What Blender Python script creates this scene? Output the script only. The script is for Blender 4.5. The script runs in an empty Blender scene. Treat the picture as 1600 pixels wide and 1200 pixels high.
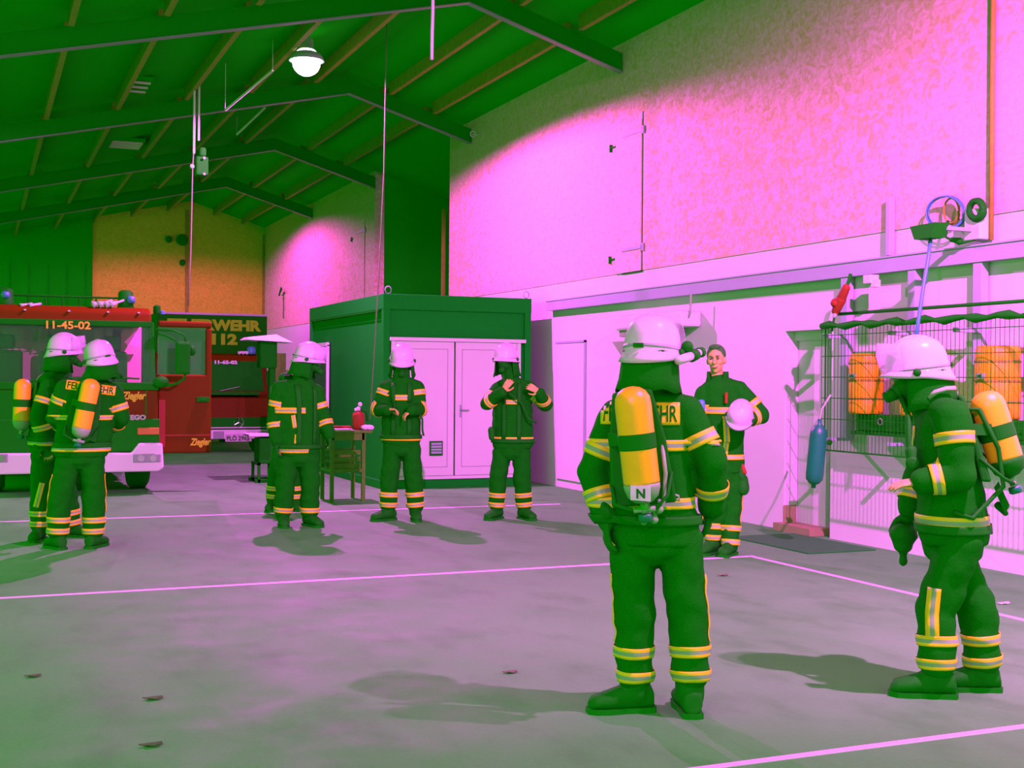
import bpy, bmesh, math, random
import numpy as np
from mathutils import Vector, Matrix, noise
from mathutils.bvhtree import BVHTree
random.seed(7)
sc = bpy.context.scene
COL = sc.collection
PI = math.pi
V = Vector

# ---------------------------------------------------------------- camera
F_PX, YAW, PITCH, ROLL, CAM_H = 1973.44, 0.399885, -0.0034455, 0.0076965, 1.5727
fw = V((math.sin(YAW)*math.cos(PITCH), math.cos(YAW)*math.cos(PITCH), math.sin(PITCH)))
r0 = V((math.cos(YAW), -math.sin(YAW), 0)); u0 = r0.cross(fw)
rt = r0*math.cos(ROLL) + u0*math.sin(ROLL); up = -r0*math.sin(ROLL) + u0*math.cos(ROLL)
cd = bpy.data.cameras.new('camera'); cam = bpy.data.objects.new('camera', cd); COL.objects.link(cam)
cam.matrix_world = Matrix(((rt.x, up.x, -fw.x, 0), (rt.y, up.y, -fw.y, 0), (rt.z, up.z, -fw.z, CAM_H), (0, 0, 0, 1)))
cd.sensor_width = 36; cd.lens = 36*F_PX/1600; cd.clip_start = .05; cd.clip_end = 300
sc.camera = cam
EYE = V((0, 0, CAM_H))
def ray(px, py): return fw + rt*((px-800)/F_PX) - up*((py-600)/F_PX)
def on_floor(px, py, z=0): d = ray(px, py); return EYE + d*((z-CAM_H)/d.z)
def on_x(px, py, X): d = ray(px, py); return EYE + d*(X/d.x)
def on_y(px, py, Y): d = ray(px, py); return EYE + d*(Y/d.y)

# ---------------------------------------------------------------- world, lamps, exposure
w = bpy.data.worlds.new('world'); sc.world = w; w.use_nodes = True
bg = w.node_tree.nodes['Background']; bg.inputs[0].default_value = (.0, 1, .0, 1); bg.inputs[1].default_value = 1.2
vs = sc.view_settings; vs.view_transform = 'Standard'; vs.look = 'None'; vs.exposure = 0; vs.gamma = 1
sc.display_settings.display_device = 'sRGB'
sc.cycles.use_denoising = True
sc.cycles.max_bounces = 8; sc.cycles.diffuse_bounces = 5; sc.cycles.sample_clamp_indirect = 4
# position, power, light height inside the fitting, cone, blend, aim
LAMPS = [((4.20, 17.4, 6.0), 7200, -.22, 171, .16, None), ((5.0, 3.3, 5.5), 14500, .03, 150, .8, (7.9, 8.5, 2.4)), ((4.7, 32.2, 6.17), 2300, -.03, 164, .25, None), ((-1.0, 0.6, 4.7), 1500, .03, 150, .6, (2.8, 5.5, 1.2))]
LAMP_COL = (1, .035, .95)

# ---------------------------------------------------------------- materials
def mat(name, c, rough=.6, metal=0, bump=0, bscale=60, emit=None, var=0, vscale=8, spec=.3):
    m = bpy.data.materials.new(name); m.use_nodes = True
    nt = m.node_tree; b = nt.nodes['Principled BSDF']
    b.inputs['Base Color'].default_value = (*c, 1); b.inputs['Roughness'].default_value = rough
    b.inputs['Metallic'].default_value = metal; b.inputs['Specular IOR Level'].default_value = spec
    if emit: b.inputs['Emission Color'].default_value = (*emit[0], 1); b.inputs['Emission Strength'].default_value = emit[1]
    tc = nt.nodes.new('ShaderNodeTexCoord')
    if var:
        n = nt.nodes.new('ShaderNodeTexNoise'); n.inputs['Scale'].default_value = vscale; n.inputs['Detail'].default_value = 5
        nt.links.new(tc.outputs['Object'], n.inputs['Vector'])
        mx = nt.nodes.new('ShaderNodeMix'); mx.data_type = 'RGBA'
        mx.inputs['A'].default_value = (*[x*(1-var) for x in c], 1); mx.inputs['B'].default_value = (*[min(1, x*(1+var)) for x in c], 1)
        nt.links.new(n.outputs['Fac'], mx.inputs['Factor']); nt.links.new(mx.outputs['Result'], b.inputs['Base Color'])
    if bump:
        n = nt.nodes.new('ShaderNodeTexNoise'); n.inputs['Scale'].default_value = bscale; n.inputs['Detail'].default_value = 4
        nt.links.new(tc.outputs['Object'], n.inputs['Vector'])
        bp = nt.nodes.new('ShaderNodeBump'); bp.inputs['Strength'].default_value = bump; bp.inputs['Distance'].default_value = .02
        nt.links.new(n.outputs['Fac'], bp.inputs['Height']); nt.links.new(bp.outputs[0], b.inputs['Normal'])
    return m
def glass(name, c, alpha):
    m = mat(name, c, .04, spec=.5)
    m.node_tree.nodes['Principled BSDF'].inputs['Alpha'].default_value = alpha
    return m
M = {}
M['suit'] = mat('suit_cloth', (.002, .242, .002), .9, var=.10, vscale=14, bump=.3, bscale=160, spec=.03)
M['rubber'] = mat('black_rubber', (.003, .24, .003), .7, spec=.06)
M['dark'] = mat('dark_steel', (.003, .30, .003), .7, spec=.05)
M['yellow'] = mat('reflective_yellow', (.60, .80, .004), .5)
M['silver'] = mat('reflective_silver', (.17, .52, .15), .5)
M['helmet'] = mat('helmet_white', (.50, .60, .50), .3, spec=.4)
M['helmetband'] = mat('helmet_band', (.22, .45, .24), .4)
M['bottle'] = mat('bottle_orange', (.72, .62, .01), .35, spec=.3, var=.08, vscale=10)
M['skin'] = mat('skin', (.30, .50, .055), .55, var=.06, vscale=20)
M['hair'] = mat('dark_hair', (.01, .22, .008), .8)
M['eye'] = mat('eye_dark', (.02, .15, .02), .2)
M['brow'] = mat('brow_hair', (.05, .22, .02), .8)
M['lip'] = mat('lips', (.22, .25, .03), .5)
M['visor'] = glass('clear_visor', (.55, .7, .6), .35)
M['maskglass'] = glass('mask_glass', (.3, .45, .25), .6)  # glass tinted lighter to stand in for highlights on the mask lenses
M['white'] = mat('white_paint', (.42, .78, .42), .6, var=.03, vscale=3)
M['lilac'] = mat('galvanised_steel', (.20, .50, .27), .5, var=.06, vscale=4)
M['container'] = mat('container_green', (.003, .40, .010), .85, var=.04, vscale=2, spec=.03)
M['ceil'] = mat('roof_sheet', (.002, .56, .002), .9, var=.06, vscale=1.5, spec=.02)
M['beam'] = mat('frame_steel', (.002, .36, .002), .8, spec=.03)
M['flange'] = mat('flange_steel_lit', (.10, .32, .14), .45)  # frame steel copied lighter: lamplight on the undersides put into the colour
M['wood'] = mat('purlin_wood', (.17, .34, .012), .8, var=.3, vscale=9)
M['red'] = mat('truck_red', (.075, .05, .0006), .5, spec=.03)
M['redm'] = mat('red_matt', (.16, .06, .008), .5, spec=.1)
M['blk'] = mat('truck_black', (.002, .29, .002), .65, spec=.05)
M['chrome'] = mat('chrome', (.6, .65, .6), .15, metal=1)
M['teal'] = mat('teal_paint', (.003, .28, .05), .4)
M['blue'] = mat('blue_plastic', (.035, .32, .25), .45)
M['orange'] = mat('orange_plastic', (.8, .55, .004), .5, var=.05)
M['amber'] = mat('amber_lens', (.3, .22, .01), .3)
M['letter'] = mat('orange_lettering', (.34, .62, .02), .7, spec=.05)
M['signletter'] = mat('sign_lettering', (.15, .72, .008), .8, spec=.05)
M['signblk'] = mat('sign_board', (.004, .24, .002), .85, spec=.02)
M['beige'] = mat('cab_lining', (.6, .5, .38), .8)
M['lens'] = mat('headlamp_lens', (.18, .42, .2), .15, spec=.5)
M['plate'] = mat('number_plate', (.35, .55, .35), .4)
M['tablewood'] = mat('table_wood', (.05, .34, .006), .8, var=.25, vscale=9)
M['rope'] = mat('rope', (.12, .32, .08), .9)
M['mat'] = mat('door_mat', (.004, .3, .01), .95)
M['sand'] = mat('sandstone_sill', (.16, .34, .06), .9, var=.2, vscale=6)
M['winglass'] = glass('windscreen_glass', (.03, .3, .04), .18)
M['sideglass'] = glass('door_window_glass', (.03, .34, .04), .75)
M['lampglow'] = mat('lamp_glow', (.9, .9, .9), .5, emit=((1, .45, 1), 9))
M['cloth'] = mat('white_cloth', (.6, .7, .6), .9)
M['line'] = mat('line_paint', (.52, .72, .52), .7, var=.1, vscale=5)
M['leaf'] = mat('dry_leaf', (.06, .2, .03), .9)

def floor_material():
    m = bpy.data.materials.new('concrete_floor'); m.use_nodes = True; nt = m.node_tree; L = nt.links; b = nt.nodes['Principled BSDF']
    tc = nt.nodes.new('ShaderNodeTexCoord')
    def nz(s, det, sc3=(1, 1, 1)):
        mp = nt.nodes.new('ShaderNodeMapping'); mp.inputs['Scale'].default_value = sc3; L.new(tc.outputs['Object'], mp.inputs[0])
        n = nt.nodes.new('ShaderNodeTexNoise'); n.inputs['Scale'].default_value = s; n.inputs['Detail'].default_value = det; n.inputs['Roughness'].default_value = .6
        L.new(mp.outputs[0], n.inputs['Vector']); return n
    def ramp(src, a, bb, ca, cb):
        r = nt.nodes.new('ShaderNodeValToRGB'); r.color_ramp.elements[0].position = a; r.color_ramp.elements[1].position = bb
        r.color_ramp.elements[0].color = (*ca, 1); r.color_ramp.elements[1].color = (*cb, 1); L.new(src, r.inputs[0]); return r
    def mul(a, c):
        x = nt.nodes.new('ShaderNodeMix'); x.data_type = 'RGBA'; x.blend_type = 'MULTIPLY'; x.inputs['Factor'].default_value = 1
        L.new(a, x.inputs['A']); L.new(c, x.inputs['B']); return x.outputs['Result']
    base = ramp(nz(.55, 6).outputs['Fac'], .3, .72, (.021, .50, .023), (.045, .58, .048))
    st = ramp(nz(1.7, 8, (1.6, .7, 1)).outputs['Fac'], .33, .5, (.62, .86, .62), (1, 1, 1))
    fine = ramp(nz(45, 3).outputs['Fac'], .3, .7, (.86, .95, .86), (1.1, 1.02, 1.1))
    L.new(mul(mul(base.outputs[0], st.outputs[0]), fine.outputs[0]), b.inputs['Base Color'])
    rr = ramp(nz(2.2, 5).outputs['Fac'], .3, .7, (.68,)*3, (.86,)*3); L.new(rr.outputs[0], b.inputs['Roughness'])
    b.inputs['Specular IOR Level'].default_value = .4
    bp = nt.nodes.new('ShaderNodeBump'); bp.inputs['Strength'].default_value = .12; bp.inputs['Distance'].default_value = .01
    L.new(nz(90, 4).outputs['Fac'], bp.inputs['Height']); L.new(bp.outputs[0], b.inputs['Normal'])
    return m
def osb_material(name, ca, cb, cc):
    m = bpy.data.materials.new(name); m.use_nodes = True; nt = m.node_tree; L = nt.links; b = nt.nodes['Principled BSDF']
    tc = nt.nodes.new('ShaderNodeTexCoord')
    n1 = nt.nodes.new('ShaderNodeTexNoise'); n1.inputs['Scale'].default_value = 9; n1.inputs['Detail'].default_value = 6; n1.inputs['Distortion'].default_value = 1.5
    L.new(tc.outputs['Object'], n1.inputs['Vector'])
    r1 = nt.nodes.new('ShaderNodeValToRGB'); e = r1.color_ramp.elements; e[0].position = .36; e[0].color = (*ca, 1); e[1].position = .66; e[1].color = (*cb, 1)
    L.new(n1.outputs['Fac'], r1.inputs[0])
    v = nt.nodes.new('ShaderNodeTexVoronoi'); v.inputs['Scale'].default_value = 16; v.inputs['Randomness'].default_value = 1
    mp = nt.nodes.new('ShaderNodeMapping'); mp.inputs['Scale'].default_value = (1, 1, 2.2); mp.inputs['Rotation'].default_value = (.4, 0, 0)
    L.new(tc.outputs['Object'], mp.inputs[0]); L.new(mp.outputs[0], v.inputs['Vector'])
    mx = nt.nodes.new('ShaderNodeMix'); mx.data_type = 'RGBA'; mx.blend_type = 'MULTIPLY'; mx.inputs['Factor'].default_value = .55
    r2 = nt.nodes.new('ShaderNodeValToRGB'); e = r2.color_ramp.elements; e[0].position = .1; e[0].color = (*cc, 1); e[1].position = .8; e[1].color = (1.1, 1.05, 1.15, 1)
    L.new(v.outputs['Color'], r2.inputs[0]); L.new(r1.outputs[0], mx.inputs['A']); L.new(r2.outputs[0], mx.inputs['B'])
    L.new(mx.outputs['Result'], b.inputs['Base Color']); b.inputs['Roughness'].default_value = .8; b.inputs['Specular IOR Level'].default_value = .15
    return m
M['floor'] = floor_material()
M['osb'] = osb_material('osb_board', (.42, .56, .18), (.62, .58, .45), (.86, .9, .6))
M['osbd'] = osb_material('osb_board_dim', (.30, .64, .015), (.42, .68, .03), (.8, .95, .8))  # same board, less red and blue: the far wall's dimness put into colour

# ---------------------------------------------------------------- mesh helpers
class MB:
    def __init__(s): s.v = []; s.f = []; s.m = []
    def add(s, vs, fs, mi=0):
        o = len(s.v); s.v += [tuple(x) for x in vs]; s.f += [tuple(i+o for i in f) for f in fs]; s.m += [mi]*len(fs); return s
    def box(s, a, b, mi=0, mtx=None):
        x0, y0, z0 = [min(p, q) for p, q in zip(a, b)]; x1, y1, z1 = [max(p, q) for p, q in zip(a, b)]
        vs = [V(p) for p in ((x0, y0, z0), (x1, y0, z0), (x1, y1, z0), (x0, y1, z0), (x0, y0, z1), (x1, y0, z1), (x1, y1, z1), (x0, y1, z1))]
        if mtx: vs = [mtx @ p for p in vs]
        return s.add(vs, [(0, 3, 2, 1), (4, 5, 6, 7), (0, 1, 5, 4), (1, 2, 6, 5), (2, 3, 7, 6), (3, 0, 4, 7)], mi)
    def loft(s, rings, mi=0, cap=True):
        n = len(rings[0]); vs = [p for r in rings for p in r]; fs = []
        for i in range(len(rings)-1):
            for j in range(n): k = (j+1) % n; fs.append((i*n+j, i*n+k, (i+1)*n+k, (i+1)*n+j))
        if cap: fs.append(tuple(range(n))[::-1]); fs.append(tuple((len(rings)-1)*n+j for j in range(n)))
        return s.add(vs, fs, mi)
    def prism(s, poly, axis, a, b, mi=0):
        def p3(q, t):
            return (t, q[0], q[1]) if axis == 'x' else (q[0], t, q[1]) if axis == 'y' else (q[0], q[1], t)
        return s.loft([[p3(q, a) for q in poly], [p3(q, b) for q in poly]], mi)
    def tube(s, pts, r, n=8, mi=0, cap=True):
        pts = [V(p) for p in pts]; rings = []; prev = None
        for i, p in enumerate(pts):
            d = (pts[min(i+1, len(pts)-1)] - pts[max(i-1, 0)]).normalized()
            if prev is None: a = d.orthogonal().normalized()
            else: a = (prev - d*prev.dot(d)).normalized()
            prev = a; b = d.cross(a); rr = r[i] if isinstance(r, (list, tuple)) else r
            rings.append([p + a*math.cos(2*PI*k/n)*rr + b*math.sin(2*PI*k/n)*rr for k in range(n)])
        return s.loft(rings, mi, cap)
    def capsule(s, p, q, r1, r2, n=16, mi=0):
        p = V(p); q = V(q); d = q-p
        if d.length < 1e-5: d = V((0, 0, 1e-4)); q = p+d
        d = d.normalized(); pts = []; rr = []
        for k in range(1, 5): a = PI/2*k/4; pts.append(p - d*r1*math.cos(a)); rr.append(r1*math.sin(a))
        for k in range(4, 0, -1): a = PI/2*k/4; pts.append(q + d*r2*math.cos(a)); rr.append(r2*math.sin(a))
        pts[3] = p; pts[4] = q
        a = d.orthogonal().normalized(); b = d.cross(a)
        return s.loft([[c + a*math.cos(2*PI*k/n)*x + b*math.sin(2*PI*k/n)*x for k in range(n)] for c, x in zip(pts, rr)], mi)
    def ball(s, c, r, mi=0, n=16, m=10, mtx=None):
        c = V(c); r = (r, r, r) if not hasattr(r, '__len__') else r; rings = []
        for i in range(m+1):
            t = PI*(i+.02)/(m+.04); rings.append([V((math.sin(t)*math.cos(2*PI*k/n)*r[0], math.sin(t)*math.sin(2*PI*k/n)*r[1], -math.cos(t)*r[2])) for k in range(n)])
        if mtx: rings = [[mtx @ p for p in q] for q in rings]
        return s.loft([[c+p for p in q] for q in rings], mi)
    def lathe(s, c, prof, axis=V((0, 0, 1)), n=24, mi=0, cap=True):
        c = V(c); axis = V(axis).normalized(); a = axis.orthogonal().normalized(); b = axis.cross(a)
        return s.loft([[c + axis*h + a*math.cos(2*PI*k/n)*r + b*math.sin(2*PI*k/n)*r for k in range(n)] for r, h in prof], mi, cap)
    def mesh(s, name):
        me = bpy.data.meshes.new(name); me.from_pydata(s.v, [], s.f); me.polygons.foreach_set('material_index', s.m)
        bm = bmesh.new(); bm.from_mesh(me); bmesh.ops.recalc_face_normals(bm, faces=bm.faces); bm.to_mesh(me); bm.free(); return me
    def build(s, name, mats, parent=None, smooth=False, bevel=0, loc=None):
        me = s.mesh(name)
        for m in (mats if isinstance(mats, (list, tuple)) else [mats]): me.materials.append(M[m])
        o = bpy.data.objects.new(name, me); COL.objects.link(o)
        if loc is not None:
            me.transform(Matrix.Translation(-V(loc))); o.location = loc
        if smooth: me.polygons.foreach_set('use_smooth', [True]*len(me.polygons))
        if parent: o.parent = parent
        if bevel:
            b = o.modifiers.new('bevel', 'BEVEL'); b.width = bevel; b.segments = 2; b.limit_method = 'ANGLE'
        return o
def tag(o, label=None, cat=None, group=None, kind=None):
    if label: o['label'] = label
    if cat: o['category'] = cat
    if group: o['group'] = group
    if kind: o['kind'] = kind
    return o
def structure(o): o['kind'] = 'structure'; return o
def empty(name, loc, label, cat, group=None):
    o = bpy.data.objects.new(name, None); COL.objects.link(o); o.location = loc; o.empty_display_size = .2
    tag(o, label, cat, group); return o
class Rel(MB):           # builds in world coordinates, stored relative to its parent's base
    def build(s, name, mats, parent=None, **k):
        if parent is not None:
            off = parent.location.copy(); q = parent.parent
            while q is not None: off += q.location; q = q.parent
            s.v = [tuple(V(p)-off) for p in s.v]
        return MB.build(s, name, mats, parent, **k)
def text_mesh(body, size, bold=0, extrude=.002, align='CENTER', shear=0):
    cu = bpy.data.curves.new('t', 'FONT'); cu.body = body; cu.size = size; cu.offset = bold; cu.extrude = extrude; cu.align_x = align; cu.align_y = 'CENTER'; cu.shear = shear; cu.resolution_u = 3
    o = bpy.data.objects.new('t', cu); COL.objects.link(o); dg = bpy.context.evaluated_depsgraph_get(); dg.update()
    me = bpy.data.meshes.new_from_object(o.evaluated_get(dg)); bpy.data.objects.remove(o); return me
def text(name, body, loc, xdir, ydir, size, m, parent, bold=0, width=None, **k):
    me = text_mesh(body, size, bold, **k); x = V(xdir).normalized(); y = V(ydir).normalized(); n = x.cross(y)
    xs = [v.co.x for v in me.vertices]; ys = [v.co.y for v in me.vertices]; cx = (max(xs)+min(xs))/2; cy = (max(ys)+min(ys))/2
    sx = width/(max(xs)-min(xs)) if width else 1
    off = V((0, 0, 0)); q = parent
    while q is not None: off += q.location; q = q.parent
    for v in me.vertices: v.co = V(loc) + x*(v.co.x-cx)*sx + y*(v.co.y-cy) + n*v.co.z - off
    me.materials.clear(); me.materials.append(M[m]); o = bpy.data.objects.new(name, me); COL.objects.link(o); o.parent = parent; return o

# ---------------------------------------------------------------- the hall
XW = 7.9; YF = 37.8; ZE = 5.9; XR = 5.69; SL = .30; ZR = ZE + (XW-XR)*SL   # wall plane, far gable, eave, ridge
SLL = (6.316-5.072)/(5.674-.283)
def roof_z(x): return ZR + .03 - (x-XR)*SL if x > XR else ZR + .03 - (XR-x)*SLL
XL = -3.5; XO = 11.5; YN = -3
b = MB(); b.box((-9, YN-3, -.2), (XO, YF+.2, 0)); floor = structure(b.build('floor', 'floor'))
# white lower wall on the right, with a recessed doorway
RY0, RY1 = 10.45, 11.24; RX = 8.12; RZ = 2.11
b = MB(); b.box((XW, YN, 0), (RX+.25, RY0, 3.0)); b.box((XW, RY1, 0), (RX+.25, YF, 3.0)); b.box((XW, RY0, RZ), (RX+.25, RY1, 3.0)); b.box((RX, RY0, 0), (RX+.25, RY1, RZ))
structure(b.build('wall_right', 'white'))
b = MB(); b.box((XW-.012, YN, 3.0), (XW+.2, 21.65, ZE+.35)); b.box((XW-.012, 26.35, 3.0), (XW+.2, YF, ZE+.35))
structure(b.build('wall_right_upper', 'osb'))
b = MB(); b.box((9.6, 20, 3.0), (9.75, 27.5, 7)); b.box((XW+.21, 21.45, 3.0), (XO, 21.65, 7)); b.box((XW+.21, 26.35, 3.0), (XO, 26.5, 7)); b.box((XW+.3, 21.65, 2.9), (9.8, 26.35, 2.99))
for k in range(9): b.box((9.57, 21.9+k*.5, 3.0), (9.6, 21.93+k*.5, 6))
structure(b.build('wall_recess', 'ceil'))  # recess shade put into the colour: the roof green stays dark under lamps
b = MB(); b.box((8.6, 24.0, 3.0), (8.66, 24.06, 5.0)); structure(b.build('trim_1', 'wood'))
# gable wall: OSB on the right, dark sliding door on the left
DX = 2.98
b = MB(); b.prism([(DX, 0), (XW+.2, 0), (XW+.2, roof_z(XW)+.13), (XR, roof_z(XR)+.16), (DX, roof_z(DX)+.16)], 'y', YF, YF+.2); structure(b.build('wall_far', 'osbd'))
b = MB(); b.prism([(XL, 0), (DX, 0), (DX, roof_z(DX)+.15), (XL, roof_z(XL)+.15)], 'y', YF-.06, YF+.2)
for k in range(13): b.box((XL+.25+k*.5, YF-.085, .1), (XL+.28+k*.5, YF-.06, 4.7))
structure(b.build('door_1', 'ceil'))
b = MB(); b.box((5.56, YF-.03, 3), (5.66, YF-.001, roof_z(5.6)-.1)); structure(b.build('trim_2', 'wood'))
b = MB(); b.box((XW-.07, YF-.08, 0), (XW-.013, YF-.001, ZE-.05)); structure(b.build('trim_3', 'wood'))
# roof sheets and purlins
b = MB()
for x0, x1 in ((XL, XR), (XR, XO)):
    z0, z1 = roof_z(x0)+.14, roof_z(x1)+.14
    b.add([(x0, YN, z0), (x1, YN, z1), (x1, YF+.3, z1), (x0, YF+.3, z0), (x0, YN, z0+.08), (x1, YN, z1+.08), (x1, YF+.3, z1+.08), (x0, YF+.3, z0+.08)],
          [(0, 1, 2, 3), (7, 6, 5, 4), (0, 4, 5, 1), (1, 5, 6, 2), (2, 6, 7, 3), (3, 7, 4, 0)])
ceil = structure(b.build('ceiling', 'ceil'))
FR = [3.5, 9.2, 14.95, 20.55, 26.3, 31.9]
for x in [XL+.3+i*1.03 for i in range(9)] + [6.35, 7.15]:
    if abs(x-XR) < .25: continue
    b = MB(); z = roof_z(x)
    ys = [YN] + FR + [YF]
    for a, c in zip(ys[:-1], ys[1:]):
        b.box((x-.035, a+.12+random.random()*.35, z-.06), (x+.035, c-.12-random.random()*.25, z+.138+(.01 if abs(x-XR) > 1 else 0)))
    b.build('purlin', 'wood', ceil)
# portal frames
for i, y in enumerate(FR):
    D = .42; pts = []
    xs = [XL, XR, XW-.02]; ux = [(x, roof_z(x)-.07) for x in xs]
    zb = lambda x: (6.345-(XR-x)*SLL) if x < XR else 6.345-(x-XR)*.300
    poly = [(XL, zb(XL)), (XR, zb(XR)), (XW-.02, zb(XW)), (XW-.02, roof_z(XW)-.0), (XR, roof_z(XR)), (XL, roof_z(XL))]
    b = MB(); b.prism(poly, 'y', y, y+.05); b.prism([(p, q) for p, q in poly], 'y', y+.055, y+.06)
    fr = structure(b.build('trim_%d' % (i+4), 'beam'))
    b = MB()
    for (xa, xb) in ((XL, XR), (XR, XW-.02)):
        za, zz = zb(xa), zb(xb)
        b.add([(xa, y-.02, za-.012), (xb, y-.02, zz-.012), (xb, y+.09, zz-.012), (xa, y+.09, za-.012), (xa, y-.02, za), (xb, y-.02, zz), (xb, y+.09, zz), (xa, y+.09, za)],
              [(0, 3, 2, 1), (4, 5, 6, 7), (0, 1, 5, 4), (1, 2, 6, 5), (2, 3, 7, 6), (3, 0, 4, 7)])
    b.build('flange', 'beam' if i < 0 else 'flange', fr)
# gutter rail / cable channel along the wall, painted wall door, sill
b = MB(); b.box((7.79, 6.0, 2.60), (XW-.001, 17.15, 2.735)); b.box((7.78, 6.0, 2.735), (XW-.001, 17.15, 2.75)); structure(b.build('trim_10', 'lilac'))
b = MB(); b.box((RX-.05, RY0+.3, .02), (RX-.001, RY1-.01, RZ-.08)); d2 = structure(b.build('door_2', 'white'))
b = MB(); b.box((RX-.10, RY0+.2, RZ-.10), (RX-.001, RY1-.001, RZ-.001)); structure(b.build('trim_11', 'white'))
b = MB(); b.box((XW-.10, RY0+.2, 0), (RX-.05, RY1+.05, .075)); structure(b.build('trim_12', 'sand'))
b = MB(); b.box((XW-.006, RY1, 0), (RX-.06, RY1+.002, .25)); b.box((XW-.004, RY1-.003, .075), (RX-.06, RY1-.001, .26)); structure(b.build('trim_13', 'sand'))
d3 = MB(); d3.box((XW-.02, 16.05, .12), (XW-.001, 16.95, 2.1)); d3 = structure(d3.build('door_3', 'white'))
b = MB(); b.box((XW-.025, 16.0, 0.1), (XW-.001, 16.04, 2.14)); b.box((XW-.025, 16.0, 2.11), (XW-.001, 17, 2.14)); b.build('frame', 'lilac', d3)
# painted court lines on the floor
def line(n, a, c, wd=.05):
    a = V((*a, .003)); c = V((*c, .003)); d = (c-a).normalized(); s = V((-d.y, d.x, 0))*wd/2; h = V((0, 0, .003))
    b = MB(); b.add([a-s, c-s, c+s, a+s, a-s-h, c-s-h, c+s-h, a+s-h], [(0, 1, 2, 3), (0, 4, 5, 1), (1, 5, 6, 2), (2, 6, 7, 3), (3, 7, 4, 0)]); structure(b.build('trim_%d' % n, 'line'))
line(14, (-2, 4.41), (6.38, 4.41)); line(15, (-2, 9.62), (6.44, 9.62)); line(16, (6.41, 1), (6.41, 9.6)); line(17, (-2, 14.7), (6.8, 14.5)); 
# ---------------------------------------------------------------- lamps
for i, (p, e, dz, cone, bl, aim) in enumerate(LAMPS):
    vis = ['round floodlight glowing under the roof between two steel frames', 'round floodlight hanging above the near court, beyond the top edge of the picture', 'small round floodlight tucked behind the steel frame nearest the far gable', 'round floodlight hanging above and left of the camera, outside the picture'][i]
    t = empty('hall_floodlight', p, vis, 'ceiling lamp', 'floodlights under the roof')
    k = .5 if i == 2 else 1
    b = Rel(); b.lathe(p, [(.05*k, .34*k), (.09*k, .30*k), (.10*k, .14*k), (.20*k, .10*k), (.25*k, 0), (.24*k, 0), (.19*k, .09*k), (.04*k, .13*k)], n=28); b.build('reflector_shade', 'lilac', t, smooth=True)
    b = Rel(); b.ball(V(p)+V((0, 0, -.01 if i == 0 else .11*k)), .20 if i == 0 else .03); b.build('bulb', 'lampglow', t, smooth=True)
    b = Rel(); b.tube([V(p)+V((0, 0, .33*k)), V((p[0], p[1], max(p[2]+.33*k+.01, roof_z(p[0])+.14)))], .012); b.build('hanger', 'dark', t)
    ld = bpy.data.lights.new('lamp', 'SPOT'); ld.energy = e; ld.color = LAMP_COL; ld.spot_size = math.radians(cone); ld.spot_blend = bl; ld.shadow_soft_size = .05
    lo = bpy.data.objects.new('lamp_light', ld); COL.objects.link(lo); lo.parent = t; lo.location = (0, 0, dz)
    if aim: lo.rotation_euler = (V(aim)-V(p)).to_track_quat('-Z', 'Y').to_euler()

# ---------------------------------------------------------------- office container
CX0, CX1, CY0, CY1, CH = 5.28, 7.58, 17.2, 21.53, 2.78
c = empty('office_container', ((CX0+CX1)/2, (CY0+CY1)/2, 0), 'dark green site container with white double doors against the right wall', 'container')
b = Rel(); b.box((CX0+.05, CY0+.05, .06), (CX1-.05, CY1-.05, CH-.04)); b.build('body', 'container', c)
b = Rel()
for x in (CX0, CX1-.11):
    for y in (CY0, CY1-.11): b.box((x+.004, y+.004, .004), (x+.106, y+.106, CH-.008))
for z0, z1 in ((0, .12), (CH-.22, CH)):
    b.box((CX0, CY0, z0), (CX1, CY0+.08, z1)); b.box((CX0, CY1-.08, z0), (CX1, CY1, z1)); b.box((CX0+.001, CY0+.08, z0+.001), (CX0+.08, CY1-.08, z1-.001)); b.box((CX1-.08, CY0+.08, z0+.001), (CX1-.001, CY1-.08, z1-.001))
b.box((CX0+.03, CY0+.03, CH-.03), (CX1-.03, CY1-.03, CH-.006)); b.build('corner_frame', 'container', c, bevel=.008)
for y0 in (CY0, CY1-.06):
    for x in (CX0+.08, CX1-.08):
        b = Rel(); b.tube([V((x+.045*math.cos(a), y0+.03, CH+.055+.05*math.sin(a))) for a in [2*PI*k/14 for k in range(15)]], .008, 6); b.build('lifting_ring', 'lilac', c, smooth=True)
x0, x1 = 5.40, 7.30
b = Rel(); b.box((x0-.02, CY0-.05, 2.115), (7.47, CY0+.02, 2.165)); b.box((x0, CY0-.015, .13), (7.40, CY0+.04, .175)); b.box((x0-.0, CY0-.02, .13), (x0+.06, CY0+.02, 2.13)); b.box((7.34, CY0-.02, .13), (7.40, CY0+.04, 2.13)); b.build('door_frame', 'white', c)
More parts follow.
